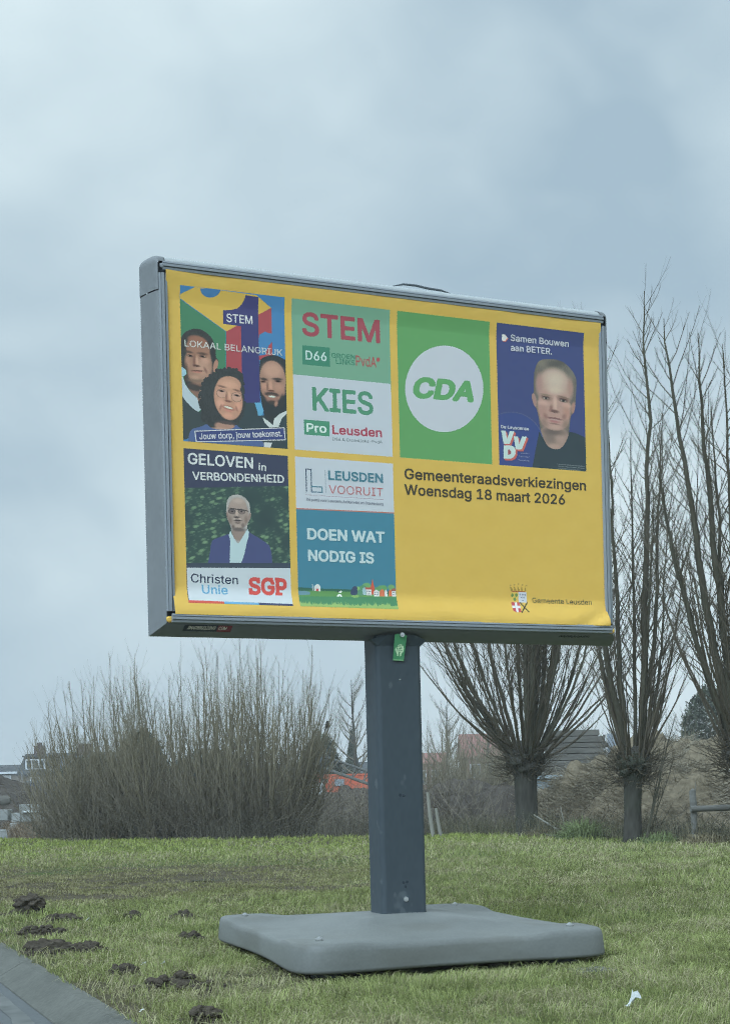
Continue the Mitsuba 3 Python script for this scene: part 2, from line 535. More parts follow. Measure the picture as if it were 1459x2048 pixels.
def post_fn(p, n, uv):
    c = fbm(p.x * 4, p.y * 4, p.z * 1.2, 4)
    d = fbm(p.x * 40, p.y * 40, p.z * 14, 3)
    s = smoothstep(0.70, 0.78, fbm(p.x * 9, p.y * 9, p.z * 5, 3))
    return mix(mix((0.046, 0.060, 0.070), (0.068, 0.086, 0.096), c * 0.5 + d * 0.5), (0.09, 0.108, 0.116), s)


bsdf('m_post', proc(post_fn), rough=0.5, spec=0.25)
bsdf('m_steel', (0.62, 0.63, 0.62), rough=0.35, metal=0.8)


def slab_fn(p, n, uv):
    c = fbm(p.x * 3, p.y * 3, p.z * 3, 4)
    d = fbm(p.x * 70, p.y * 70, p.z * 70, 2)
    return mix(mix((0.122, 0.130, 0.122), (0.212, 0.220, 0.203), c * 0.65 + d * 0.35), (0.105, 0.100, 0.078), 0.30 * smoothstep(0.50, 0.75, fbm(p.x * 2.1 + 5, p.y * 2.1, p.z * 6.0, 4)))


bsdf('m_slab', proc(slab_fn), rough=0.55, spec=0.4)

POST_S, POST_W = 1.877, 0.402
bill = thing('billboard', 'large yellow election billboard on a dark post standing on a grey slab base', 'billboard')

# banner cloth: bulges over the bottom rail, creased at the lower right corner
ss = np.linspace(-0.012, BW + 0.012, 190)
tt = np.concatenate([[-0.004], KNOTS[1:-1], [BH + 0.004]])
S_, T_ = np.meshgrid(ss, tt)
Dd = depth(T_)
corner = np.exp(-((S_ - BW) / 0.26) ** 2 - (T_ / 0.13) ** 2)
Dd = Dd + 0.016 * corner * np.sin(26 * (T_ * 1.0 - 0.55 * (S_ - BW)) + 1.0)
low = np.clip(1 - T_ / 0.085, 0, 1)
Dd = Dd + 0.016 * low * (meshkit.fbm(np.stack([S_ * 2.2, T_ * 6, 0 * S_ + 3], -1), 3, 3) - 0.5)
top = np.clip((T_ - 2.53) / 0.09, 0, 1)
Dd = Dd + 0.014 * top * (meshkit.fbm(np.stack([S_ * 2.6, T_ * 5, 0 * S_ + 9], -1), 3, 4) - 0.5)
nr, nc = S_.shape
ii, jj = np.meshgrid(np.arange(nr - 1), np.arange(nc - 1), indexing='ij')
q = ii * nc + jj
bf = np.concatenate([np.stack([q, q + 1, q + nc + 1], -1).reshape(-1, 3), np.stack([q, q + nc + 1, q + nc], -1).reshape(-1, 3)])
add('banner', (board(np.stack([S_, T_, Dd], -1)).reshape(-1, 3), bf), 'm_banner', parent=bill, smooth=True)
tag(bill + '__banner', 'yellow cloth with posters and dark lettering')

# grooved clamping rails on the four sides of the banner
RW = 0.065


def rail(side, d_base):
    prof = [(0.000, 0.002), (0.000, 0.020), (0.016, 0.024), (0.018, 0.012), (0.023, 0.012), (0.025, 0.030), (0.043, 0.030), (0.045, 0.014), (0.050, 0.014), (0.052, 0.022), (RW, 0.018), (RW, -0.03)]
    g = 0.022
    ends = {'left': ((0, g), (0, BH - g)), 'right': ((BW, g), (BW, BH - g)), 'bottom': ((g * -1.5, 0), (BW + g * 1.5, 0)), 'top': ((g * -1.5, BH), (BW + g * 1.5, BH))}[side]
    o = {'left': (-1, 0), 'right': (1, 0), 'bottom': (0, -1), 'top': (0, 1)}[side]
    vs = []
    for e in ends:
        for w, d in prof:
            vs.append((e[0] + o[0] * w, e[1] + o[1] * w, d + d_base))
    m = len(prof)
    fs = []
    for a in range(m - 1):
        fs += [[a, a + 1, m + a + 1], [a, m + a + 1, m + a]]
    for base in (0, m):
        fs += [[base, base + j, base + j + 1] for j in range(1, m - 1)]
    return board(np.array(vs)), np.array(fs)


for s_, d_ in (('left', 0.0), ('right', 0.0), ('bottom', 0.040), ('top', 0.014)):
    add('rail', rail(s_, d_), 'm_rail', parent=bill)

# bulged case mouldings round the box: half an ellipse from the front rail over the rim to the back
OUT, HALF = 0.100, 0.190
L0, R0, B0, T0 = -RW, BW + RW, -RW, BH + RW
PHI = np.radians(np.linspace(0, 180, 19))


def bevel(p):
    """how far the sides and the bottom stand out at the angle p round the profile: nearly a straight bevel"""
    q_ = min(p, math.pi - p)
    return OUT * (0.35 * math.sin(q_) + 0.65 * (1 - math.cos(q_)))


def ring(o, oy, d, r_top):
    """offset outline of the box at distance o: mitred at the bottom, rounded at the top corners"""
    pts = []
    r, ry = max(o, 1e-4) + r_top, max(oy, 1e-4) + r_top
    cx = [(R0 - r_top, T0 - r_top, 0), (L0 + r_top, T0 - r_top, 90)]
    pts.append((R0 + o, B0 - o * 0.85))
    arc = np.radians(np.linspace(0, 90, 9))
    for x, y, a0 in cx:
        for a in arc:
            pts.append((x + r * math.cos(a + math.radians(a0)), y + ry * 0.9 * math.sin(a + math.radians(a0)) + 0.1 * r_top))
    pts.append((L0 - o, B0 - o * 0.85))
    return np.array([(x, y, d) for x, y in pts])


RINGS = np.array([ring(bevel(p), OUT * 0.9 * math.sin(p), 0.012 - HALF * (1 - math.cos(p)), 0.012) for p in PHI])   # (19, 20, 3)


def loft(cols, grow=0.0):
    a = RINGS[:, cols].copy()
    if grow:
        c = np.array([BW / 2, BH / 2, -HALF])
        d = a - c
        a = a + grow * np.sign(d) * np.array([1, 1, 0.6])
    m = len(cols)
    ii, jj = np.meshgrid(np.arange(len(PHI) - 1), np.arange(m - 1), indexing='ij')
    q = ii * m + jj
    f = np.concatenate([np.stack([q, q + 1, q + m + 1], -1).reshape(-1, 3), np.stack([q, q + m + 1, q + m], -1).reshape(-1, 3)])
    return trimesh.Trimesh(board(a).reshape(-1, 3), f, process=False)


def side_cols(i, j, lo, hi, n=2):
    """columns along a straight side between ring points i and j, from fraction lo to hi"""
    return np.stack([RINGS[:, i] * (1 - t) + RINGS[:, j] * t for t in np.linspace(lo, hi, n)], 1)


def loft_a(a):
    m = a.shape[1]
    ii, jj = np.meshgrid(np.arange(len(PHI) - 1), np.arange(m - 1), indexing='ij')
    q = ii * m + jj
    f = np.concatenate([np.stack([q, q + 1, q + m + 1], -1).reshape(-1, 3), np.stack([q, q + m + 1, q + m], -1).reshape(-1, 3)])
    return trimesh.Trimesh(board(a).reshape(-1, 3), f, process=False)


NR = RINGS.shape[1]
CAPF = 0.075
add('side_moulding', loft_a(side_cols(0, 1, 0.0, 1 - CAPF - 0.0016)), 'm_case', parent=bill, smooth=40)
add('side_moulding', loft_a(side_cols(NR - 1, NR - 2, 0.0, 1 - CAPF - 0.0016)), 'm_case', parent=bill, smooth=40)
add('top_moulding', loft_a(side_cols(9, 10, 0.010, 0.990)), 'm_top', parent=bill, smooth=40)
add('bottom_moulding', loft_a(side_cols(NR - 1, 0, 0.0, 1.0)), 'm_case', parent=bill, smooth=40)
for (side_a, side_b, arc, ta, tb) in ((0, 1, range(1, 10), 9, 10), (NR - 1, NR - 2, range(NR - 2, 9, -1), 10, 9)):
    a = np.concatenate([side_cols(side_a, side_b, 1 - CAPF, 1 - 1e-3, 2), RINGS[:, list(arc)], side_cols(ta, tb, 0.002, 0.0095, 2)], 1)
    c = np.array([BW / 2, BH / 2, -HALF])
    dd = a - c
    a = a + 0.004 * np.stack([np.sign(dd[..., 0]), np.sign(dd[..., 1]), 0 * dd[..., 0]], -1)
    a[..., 0] += 0.03 * 0  # straight seam
    add('corner_cap', loft_a(a), 'm_case', parent=bill, smooth=40)
add('back_panel', to_board(boxm(L0, R0, B0, T0, -2 * HALF + 0.02, -0.035)), 'm_rail_dark', parent=bill)

# ---- prints
POST0 = {'local': (0.100, 1.331), 'vote': (1.000, 1.331), 'disc': (1.905, 1.331), 'blue': (2.812, 1.331), 'faith': (0.100, 0.087), 'ahead': (1.000, 0.087), 'banner': (0, 0)}
BASE = {'local': (70, 130, 190), 'vote': (112, 164, 148), 'disc': (94, 158, 106), 'blue': (64, 78, 132), 'faith': (60, 70, 98), 'ahead': (182, 200, 222)}
POSTER_LABEL = {'local': 'poster of three smiling people before a coloured numeral', 'vote': 'green and white poster with red and green words', 'disc': 'green poster with a white disc',
                'blue': 'dark blue poster of a balding man in a dark sweater', 'faith': 'poster of a grey haired man before dark leaves', 'ahead': 'white and blue poster with a painted village'}
INKS = {}


def ink_mat(c):
    c = tuple(int(v) for v in c)
    if c not in INKS:
        INKS[c] = bsdf('m_ink_%d' % len(INKS), ink(c), rough=0.45, spec=0.3)
    return INKS[c]


poster_key = {'banner': bill + '__banner'}
for n_ in ('local', 'vote', 'disc', 'blue', 'faith', 'ahead'):
    x, y = POST0[n_]
    m, _ = sheet(sbox(x, y, x + 0.84, y + 1.189), 1)
    poster_key[n_] = add('poster', m, ink_mat(BASE[n_]), parent=bill)
    tag(poster_key[n_], POSTER_LABEL[n_])


def chaikin(p, n):
    p = np.asarray(p, float)
    for _ in range(2 if n else 0):
        r = np.roll(p, -1, 0)
        p = np.stack([0.75 * p + 0.25 * r, 0.25 * p + 0.75 * r], 1).reshape(-1, 2)
    return p


def blob_ink(base, items):
    """printed photograph: soft ellipses (centre, radii in cm, tilt, softness, swatch) over a base tone"""
    base_l = [float(v) for v in ink(base)]
    its = [(cx, cy, rx, ry, math.radians(rot), soft, [float(v) for v in ink(c)]) for cx, cy, rx, ry, rot, soft, c in items]

    def fn(p, n, uv):
        x, y = uv.x, uv.y
        g = fbm(x * 1.6, y * 1.6, 0.5, 3)
        col = mi.Color3f(base_l) * (0.80 + 0.4 * fbm(x * 1.2, y * 0.7, 3.0, 2))
        for cx, cy, rx, ry, rot, soft, c in its:
            dx, dy = x - cx, -(y - cy)
            cs, sn = math.cos(rot), math.sin(rot)
            d = dr.sqrt(dr.square((dx * cs + dy * sn) / rx) + dr.square((-dx * sn + dy * cs) / ry))
            t = smoothstep(1 + soft * 0.5, max(0.0, 1 - soft), d)
            col = mix(col, c, t * 0.92)
        return col * (0.92 + 0.16 * g)
    return fn


def leaves_fn(p, n, uv):
    x, y = uv.x, uv.y
    a = fbm(x * 0.06, y * 0.06, 2.0, 3)
    u, w = x * 0.8 + y * 0.45, -x * 0.35 + y * 0.9
    d1, d2, r1 = voronoi(u * 0.20, w * 0.38)
    e1, e2, r2 = voronoi(u * 0.36 + 9, w * 0.66 + 4)
    g = smoothstep(0.62, 0.15, d1) * smoothstep(0.45, 0.85, r1) * smoothstep(0.42, 0.60, a)
    h = smoothstep(0.55, 0.15, e1) * smoothstep(0.35, 0.9, r2) * smoothstep(0.36, 0.55, a)
    col = mix(ink((52, 70, 80)), ink((62, 90, 88)), a)
    col = mix(col, ink((82, 116, 104)), h * 0.75)
    return mix(col, ink((126, 166, 138)), g * 0.7)


bsdf('m_photo_leaves', proc(leaves_fn), rough=0.45, spec=0.3)
LETTERING=[('local', 'STEM', 36.6, 95.0, 57.6, 95.3, 6.6, (200, 212, 228), 0.05, 0),
('local', 'LOKAAL BELANGRIJK', 2.8, 72.8, 81.5, 73.1, 4.87, (196, 210, 220), 0, 0),
('local', 'Jouw dorp, jouw toekomst.', 12.8, 2.1, 79.8, 9.5, 4.7, (200, 212, 228), 0.05, 0),
('faith', 'GELOVEN', 3.1, 107.0, 55.3, 106.8, 8.68, (196, 212, 226), 0.08, 0),
('faith', 'in', 59.6, 106.0, 65.8, 105.7, 5.65, (196, 212, 226), 0.05, 0),
('faith', 'VERBONDENHEID', 6.5, 95.1, 80.5, 97.2, 6.27, (196, 212, 226), 0.07, 0),
('faith', 'Christen', 3.3, 16.3, 40.7, 16.1, 6.7, (48, 62, 88), 0.03, 0),
('faith', 'Unie', 11.7, 7.8, 32.1, 7.7, 7.0, (96, 160, 208), 0.05, 0),
('faith', 'SGP', 49.2, 8.2, 80.8, 8.4, 13.81, (190, 84, 84), 0.16, 0),
('vote', 'STEM', 8.6, 91.0, 75.4, 91.3, 18.79, (150, 80, 96), 0.09, 0),
('vote', 'D66', 10.9, 72.1, 28.8, 72.3, 7.26, (180, 212, 222), 0.07, 0),
('vote', 'GROEN', 32.9, 75.7, 53.2, 76.1, 3.79, (62, 128, 112), 0.08, 0),
('vote', 'LINKS', 36.6, 71.1, 52.8, 71.3, 4.39, (62, 128, 112), 0.06, 0),
('vote', 'PvdA', 53.8, 71.4, 71.4, 71.5, 8.16, (160, 84, 92), 0.04, 0),
('vote', 'KIES', 15.8, 32.0, 68.0, 32.4, 18.83, (78, 142, 122), 0.09, 0),
('vote', 'Pro', 10.3, 14.6, 27.3, 15.0, 7.12, (196, 222, 232), 0.1, 0),
('vote', 'Leusden', 32.1, 14.6, 75.0, 15.2, 7.17, (156, 72, 94), 0.1, 0),
('vote', 'D66 & GroenLinks-PvdA', 32.1, 9.5, 75.1, 10.0, 2.39, (100, 118, 130), 0.06, 0),
('disc', 'CDA', 13.1, 49.6, 68.2, 50.5, 17.68, (92, 160, 110), 0.2, 0.22),
('blue', 'Samen Bouwen', 13.3, 105.4, 69.4, 105.7, 5.35, (190, 204, 226), 0.06, 0),
('blue', 'aan BETER.', 13.3, 97.2, 52.9, 97.6, 5.35, (190, 204, 226), 0.06, 0),
('blue', 'De Leusdense', 2.1, 30.9, 28.8, 31.0, 2.79, (186, 200, 222), 0.08, 0),
('blue', 'Leusden', 20.4, 10.7, 28.4, 11.1, 1.09, (150, 164, 196), 0.0, 0),
('blue', 'Achterveld', 18.4, 7.9, 28.3, 7.9, 1.08, (150, 164, 196), 0.0, 0),
('blue', 'Stoutenburg', 17.9, 4.7, 28.5, 4.8, 1.09, (150, 164, 196), 0.0, 0),
('ahead', 'LEUSDEN', 27.6, 102.2, 74.8, 102.5, 7.48, (72, 124, 150), 0.1, 0),
('ahead', 'VOORUIT', 28.0, 91.4, 74.5, 91.7, 6.62, (172, 104, 114), -0.02, 0),
('ahead', 'Dé partij voor Leusden, Achterveld en Stoutenburg', 8.7, 84.5, 74.7, 84.4, 2.12, (110, 124, 146), 0.05, 0),
('ahead', 'DOEN WAT', 8.6, 53.6, 75.2, 53.8, 9.18, (178, 208, 226), 0.14, 0),
('ahead', 'NODIG IS', 8.9, 36.6, 65.4, 36.7, 9.04, (178, 208, 226), 0.14, 0),
('banner', 'Gemeenteraadsverkiezingen', 194.0, 115.8, 364.4, 116.5, 8.62, (66, 64, 54), 0.07, 0),
('banner', 'Woensdag 18 maart 2026', 193.7, 103.0, 343.4, 103.2, 8.63, (66, 64, 54), 0.07, 0),
('banner', 'Gemeente Leusden', 309.2, 18.1, 367.0, 17.9, 4.41, (70, 72, 60), 0.02, 0)]
PRINT=[('local', 'yellow_face', (198, 176, 92), 0, [(0.3, 112.4), (11.7, 118.8), (60.8, 118.1), (73.1, 109.9), (36.2, 87.7), (0.2, 109.2)]),
('local', 'blue_spot', (66, 122, 182), 0, [(32.2, 120.0), (32.1, 119.0), (31.8, 118.1), (31.4, 117.2), (30.9, 116.3), (30.2, 115.5), (29.5, 114.7), (28.6, 114.1), (27.6, 113.5), (26.6, 113.0), (25.5, 112.6), (24.4, 112.4), (23.3, 112.2), (22.2, 112.2), (21.1, 112.4), (20.1, 112.6), (19.2, 113.0), (18.4, 113.5), (17.6, 114.1), (17.0, 114.7), (16.5, 115.5), (16.2, 116.3), (16.0, 117.2), (15.9, 118.1)]),
('local', 'green_face', (70, 128, 104), 0, [(-1.4, 109.6), (35.9, 87.5), (34.4, 19.5), (-3.7, 16.4)]),
('local', 'red_face', (158, 80, 92), 0, [(36.2, 87.7), (48.2, 95.0), (48.6, 20.6), (34.4, 19.5)]),
('local', 'red_face', (158, 80, 92), 0, [(62.2, 103.4), (73.4, 109.9), (73.3, 89.9), (70.2, 89.9), (67.9, 90.9), (62.8, 87.7), (61.6, 79.1)]),
('local', 'red_face', (158, 80, 92), 0, [(61.4, 71.2), (67.5, 72.6), (70.5, 80.0), (73.4, 83.4), (73.3, 70.5), (61.3, 67.6)]),
('local', 'numeral_panel', (64, 68, 124), 0, [(52.0, 117.1), (62.6, 116.8), (62.3, 88.1), (62.4, 33.9), (47.8, 33.6), (48.2, 92.9), (33.9, 93.3), (34.0, 103.8), (40.7, 104.8), (45.8, 106.6), (49.2, 110.1), (51.2, 113.8)]),
('local', 'shirt', (150, 196, 222), 0, [(-0.3, 57.0), (3.4, 54.9), (3.6, 51.5), (1.3, 49.6), (-0.5, 49.7)]),
('local', 'jacket', (62, 76, 84), 0, [(-2.1, 36.4), (0.4, 33.7), (8.6, 25.2), (12.1, 23.3), (15.1, 24.2), (22.1, 21.4), (21.8, 8.6), (-2.0, 0.0), (-3.0, -0.1)]),
('local', 'portrait', 'man_left', 1, [(-0.5, 77.9), (0.8, 80.4), (3.1, 83.6), (6.1, 85.4), (8.7, 86.6), (12.2, 87.3), (15.7, 87.2), (20.2, 85.3), (23.6, 82.3), (26.1, 78.6), (27.4, 72.4), (27.3, 66.5), (28.5, 65.7), (29.5, 64.2), (29.0, 60.2), (26.5, 54.6), (23.9, 51.4), (20.8, 48.7), (20.2, 26.1), (15.2, 25.5), (13.0, 29.0), (11.9, 34.0), (7.0, 37.9), (2.6, 43.6), (1.3, 49.8), (4.3, 51.6), (3.4, 54.9), (0.2, 56.8), (-1.0, 58.4)]),
('local', 'shirt', (172, 196, 216), 0, [(-1.7, 49.6), (0.8, 49.3), (2.6, 43.6), (6.5, 38.1), (11.8, 33.7), (13.1, 29.2), (14.5, 25.2), (12.1, 23.3), (8.6, 25.2), (2.8, 30.5), (0.3, 34.0), (-2.0, 38.9)]),
('local', 'jacket', (58, 74, 84), 0, [(45.6, 30.8), (48.6, 33.5), (57.9, 34.0), (60.0, 27.2), (63.5, 24.6), (83.4, 29.1), (89.1, 29.6), (88.2, -7.0), (37.5, -10.5), (43.2, 16.3)]),
('local', 'shirt', (96, 166, 214), 0, [(57.7, 34.2), (63.0, 34.8), (63.9, 31.9), (65.0, 28.8), (63.5, 24.6), (60.4, 24.3), (59.8, 27.7)]),
('local', 'portrait', 'man_right', 1, [(62.3, 66.0), (63.9, 69.1), (66.7, 70.8), (69.8, 72.0), (73.8, 72.9), (77.9, 72.8), (81.9, 70.8), (90.1, 68.7), (89.1, 31.6), (83.2, 29.8), (78.8, 26.3), (75.6, 24.1), (73.3, 20.6), (72.4, 18.3), (68.4, 20.7), (65.0, 24.7), (64.9, 29.1), (63.7, 32.8), (63.0, 37.1), (62.2, 44.8)]),
('local', 'shirt', (188, 206, 218), 0, [(64.1, 23.2), (68.4, 20.7), (72.4, 17.8), (73.4, 22.9), (78.3, 27.2), (84.5, 30.4), (84.4, 28.2), (79.7, 23.5), (77.0, 16.7), (69.3, 15.6), (65.4, 19.4)]),
('local', 'shirt', (190, 206, 220), 0, [(64.7, 3.7), (71.3, 3.9), (69.9, -0.0), (64.4, -0.2)]),
('local', 'shirt', (80, 104, 156), 1, [(4.6, 7.1), (7.6, 10.1), (12.5, 11.5), (16.5, 13.2), (20.9, 16.4), (25.8, 14.9), (33.2, 12.1), (41.2, 16.6), (45.1, 13.5), (53.0, 10.8), (64.5, 4.4), (64.8, -1.4), (3.3, -5.8)]),
('local', 'portrait', 'woman', 1, [(19.4, 13.9), (18.0, 17.1), (15.1, 17.8), (14.4, 28.2), (14.1, 34.8), (16.3, 44.5), (20.3, 50.1), (25.3, 53.9), (30.8, 57.0), (36.3, 58.8), (42.3, 58.5), (46.2, 56.3), (47.9, 53.1), (48.2, 47.4), (48.4, 40.7), (48.5, 33.5), (48.0, 28.2), (47.0, 23.3), (43.8, 18.7), (41.5, 16.6), (40.8, 12.2), (23.3, 10.6)]),
('local', 'slogan_border', (200, 212, 228), 0, [(8.9, 8.5), (81.9, 16.7), (82.6, 6.7), (9.7, -0.2)]),
('local', 'slogan_panel', (62, 76, 130), 0, [(9.6, 7.9), (81.2, 16.0), (81.8, 7.2), (10.5, 0.4)]),
('faith', 'leafy_photo', 'foliage', 0, [(-0.7, 88.4), (90.5, 95.8), (86.6, 34.5), (-2.1, 30.9)]),
('faith', 'band', (62, 76, 96), 0, [(-2.1, 31.0), (95.8, 35.0), (95.7, 30.5), (-2.2, 27.5)]),
('faith', 'jacket', (72, 84, 132), 0, [(17.0, 31.7), (19.1, 41.1), (19.4, 44.5), (20.9, 49.2), (23.5, 50.8), (28.8, 52.9), (34.2, 54.9), (42.0, 50.6), (50.6, 57.0), (53.7, 55.4), (59.0, 52.7), (64.3, 49.5), (67.0, 47.5), (68.6, 42.4), (69.1, 33.8)]),
('faith', 'shirt', (172, 204, 222), 0, [(35.6, 57.5), (36.8, 54.6), (41.9, 48.0), (49.4, 59.5), (50.6, 57.4), (50.1, 53.1), (48.6, 48.8), (46.2, 38.8), (43.8, 32.9), (34.5, 32.5), (35.3, 50.3), (34.2, 54.0)]),
('faith', 'portrait', 'man_grey', 1, [(32.4, 71.4), (32.8, 74.8), (32.8, 77.8), (33.5, 80.8), (35.3, 83.6), (38.5, 85.5), (42.0, 86.0), (45.6, 85.3), (48.6, 83.3), (50.8, 80.9), (51.8, 78.4), (52.0, 73.3), (52.8, 71.2), (52.2, 68.2), (50.4, 65.3), (49.5, 62.9), (49.1, 59.0), (46.6, 55.1), (43.8, 50.7), (41.9, 47.4), (39.3, 50.0), (37.0, 54.6), (36.2, 58.0), (36.1, 60.1), (34.8, 63.4), (33.2, 66.7)]),
('faith', 'white_panel', (184, 204, 224), 0, [(0.4, 27.4), (83.9, 30.4), (84.3, 1.6), (0.5, 2.0)]),
('faith', 'stripe', (190, 92, 84), 0, [(-0.4, 2.1), (28.0, 1.9), (28.3, -0.1), (-0.5, -0.0)]),
('faith', 'stripe', (104, 164, 212), 0, [(28.0, 1.9), (56.0, 1.6), (56.2, -0.3), (28.3, -0.1)]),
('faith', 'stripe', (66, 76, 112), 0, [(56.0, 1.6), (85.3, 1.6), (85.2, -1.0), (56.2, -0.3)]),
('faith', 'arrow', (184, 204, 224), 0, [(74.8, 19.6), (78.9, 17.5), (74.9, 15.2)]),
('faith', 'serif', (190, 84, 84), 0, [(49.2, 13.4), (52.0, 13.5), (53.3, 8.3), (49.2, 8.2)]),
('faith', 'serif', (190, 84, 84), 0, [(56.5, 21.9), (58.7, 21.9), (58.6, 17.6), (56.4, 17.8)]),
('faith', 'serif', (190, 84, 84), 0, [(67.3, 22.2), (69.4, 22.3), (69.3, 17.8), (67.2, 17.9)]),
('faith', 'serif', (190, 84, 84), 0, [(70.8, 22.4), (74.2, 22.5), (74.1, 19.8), (70.8, 19.8)]),
('faith', 'serif', (190, 84, 84), 0, [(70.8, 10.7), (76.6, 10.7), (76.5, 8.3), (70.8, 8.3)]),
('vote', 'white_panel', (180, 198, 220), 0, [(-2.3, 59.4), (83.5, 59.3), (86.6, -3.3), (-3.9, -5.6)]),
('vote', 'green_box', (64, 132, 116), 0, [(8.4, 83.2), (31.6, 83.6), (31.4, 68.1), (8.2, 68.0)]),
('vote', 'green_box', (76, 144, 124), 0, [(8.1, 24.4), (29.9, 24.4), (29.7, 12.5), (8.3, 12.4)]),
('vote', 'red_dot', (160, 84, 92), 0, [(74.8, 78.1), (74.7, 77.4), (74.3, 76.8), (73.8, 76.3), (73.2, 76.1), (72.6, 76.2), (72.1, 76.6), (71.7, 77.1), (71.6, 77.8), (71.8, 78.5), (72.1, 79.1), (72.7, 79.6), (73.3, 79.8), (73.9, 79.7), (74.4, 79.4), (74.7, 78.8)]),
('disc', 'white_disc', (182, 198, 220), 0, [(77.4, 62.7), (77.0, 58.6), (76.2, 54.5), (75.0, 50.5), (73.3, 46.6), (71.3, 42.9), (68.8, 39.4), (66.0, 36.2), (62.9, 33.2), (59.6, 30.6), (56.0, 28.4), (52.2, 26.6), (48.3, 25.2), (44.3, 24.2), (40.3, 23.7), (36.3, 23.6), (32.4, 24.0), (28.6, 24.8), (25.0, 26.0), (21.6, 27.7), (18.5, 29.7), (15.6, 32.2), (13.0, 34.9), (10.9, 38.0), (9.1, 41.3), (7.7, 44.8), (6.7, 48.6), (6.1, 52.4), (6.0, 56.4), (6.3, 60.4), (7.1, 64.3), (8.3, 68.2), (9.9, 72.0), (11.9, 75.7), (14.2, 79.2), (16.9, 82.4), (19.9, 85.3), (23.2, 88.0), (26.7, 90.2), (30.4, 92.1), (34.3, 93.6), (38.2, 94.7), (42.2, 95.3), (46.2, 95.5), (50.2, 95.2), (54.0, 94.5), (57.7, 93.3), (61.2, 91.7), (64.5, 89.7), (67.4, 87.3), (70.0, 84.5), (72.3, 81.4), (74.2, 78.0), (75.7, 74.4), (76.7, 70.6), (77.3, 66.7)]),
('blue', 'ring', (84, 98, 138), 0, [(43.0, 19.9), (42.7, 17.1), (42.2, 14.3), (41.4, 11.6), (40.3, 8.9), (38.9, 6.3), (37.2, 3.8), (35.3, 1.5), (33.2, -0.7), (30.8, -2.7), (28.3, -4.5), (25.6, -6.1), (22.8, -7.5), (19.9, -8.6), (16.9, -9.5), (13.8, -10.1), (10.8, -10.4), (7.7, -10.5), (4.7, -10.2), (1.8, -9.8), (-1.0, -9.0), (-3.7, -8.0), (-6.3, -6.8), (-8.6, -5.3), (-10.8, -3.6), (-12.8, -1.8), (-14.5, 0.3), (-16.0, 2.5), (-17.2, 4.9), (-18.1, 7.4), (-18.8, 10.0), (-19.2, 12.7), (-19.2, 15.3), (-19.0, 18.1), (-18.5, 20.8), (-17.7, 23.5), (-16.6, 26.1), (-15.3, 28.7), (-13.7, 31.2), (-11.8, 33.5), (-9.7, 35.7), (-7.5, 37.7), (-5.0, 39.5), (-2.4, 41.1), (0.4, 42.5), (3.3, 43.7), (6.2, 44.6), (9.3, 45.2), (12.3, 45.6), (15.4, 45.7), (18.4, 45.6), (21.4, 45.1), (24.2, 44.4), (27.0, 43.5), (29.6, 42.3), (32.0, 40.8), (34.3, 39.2), (36.3, 37.3), (38.1, 35.2), (39.6, 32.9), (40.9, 30.5), (41.8, 28.0), (42.5, 25.4), (42.9, 22.7)]),
('blue', 'blue_disc', (60, 78, 140), 0, [(42.2, 19.8), (42.0, 17.1), (41.5, 14.4), (40.7, 11.7), (39.6, 9.1), (38.2, 6.6), (36.6, 4.1), (34.7, 1.8), (32.7, -0.3), (30.4, -2.3), (27.9, -4.0), (25.3, -5.6), (22.5, -6.9), (19.7, -8.0), (16.8, -8.9), (13.8, -9.4), (10.8, -9.8), (7.8, -9.8), (4.9, -9.6), (2.0, -9.1), (-0.7, -8.4), (-3.4, -7.5), (-5.9, -6.2), (-8.2, -4.8), (-10.3, -3.2), (-12.2, -1.3), (-13.9, 0.7), (-15.4, 2.9), (-16.6, 5.2), (-17.5, 7.6), (-18.1, 10.2), (-18.5, 12.8), (-18.5, 15.4), (-18.3, 18.1), (-17.8, 20.7), (-17.0, 23.4), (-16.0, 26.0), (-14.7, 28.4), (-13.1, 30.9), (-11.3, 33.1), (-9.3, 35.3), (-7.0, 37.2), (-4.6, 39.0), (-2.0, 40.6), (0.7, 41.9), (3.5, 43.1), (6.4, 44.0), (9.3, 44.6), (12.3, 45.0), (15.3, 45.1), (18.2, 44.9), (21.1, 44.5), (23.9, 43.8), (26.6, 42.9), (29.2, 41.7), (31.5, 40.3), (33.7, 38.7), (35.7, 36.8), (37.5, 34.8), (38.9, 32.6), (40.2, 30.2), (41.1, 27.8), (41.8, 25.2), (42.2, 22.5)]),
('blue', 'arrow', (206, 122, 110), 0, [(6.1, 109.5), (8.7, 109.8), (11.2, 107.2), (8.8, 104.3), (5.9, 104.3)]),
('blue', 'arrow', (210, 214, 226), 0, [(5.2, 110.1), (7.8, 110.3), (10.5, 107.8), (8.1, 104.8), (5.1, 104.7)]),
('blue', 'sweater', (54, 70, 82), 0, [(38.8, 31.3), (41.7, 26.2), (54.3, 26.1), (65.4, 29.6), (68.0, 33.0), (72.2, 32.8), (78.3, 31.2), (83.2, 29.4), (88.8, 28.7), (89.7, -3.5), (30.7, -2.0)]),
('blue', 'portrait', 'man_blue', 1, [(35.0, 78.6), (36.0, 84.0), (39.2, 90.5), (43.5, 92.9), (49.6, 93.6), (56.2, 94.1), (63.5, 92.7), (69.5, 88.7), (73.7, 84.3), (76.3, 79.7), (76.4, 73.3), (75.2, 62.5), (75.1, 57.7), (73.3, 49.5), (70.5, 47.9), (69.2, 43.3), (68.3, 36.3), (67.6, 30.9), (65.3, 25.4), (62.1, 20.6), (58.4, 17.5), (54.1, 16.9), (50.5, 17.3), (46.3, 19.2), (43.4, 23.7), (40.8, 29.9), (39.2, 36.1), (38.3, 45.1), (36.6, 50.5), (34.3, 52.6), (32.2, 58.8), (32.4, 62.3), (34.6, 63.5), (34.3, 69.6)]),
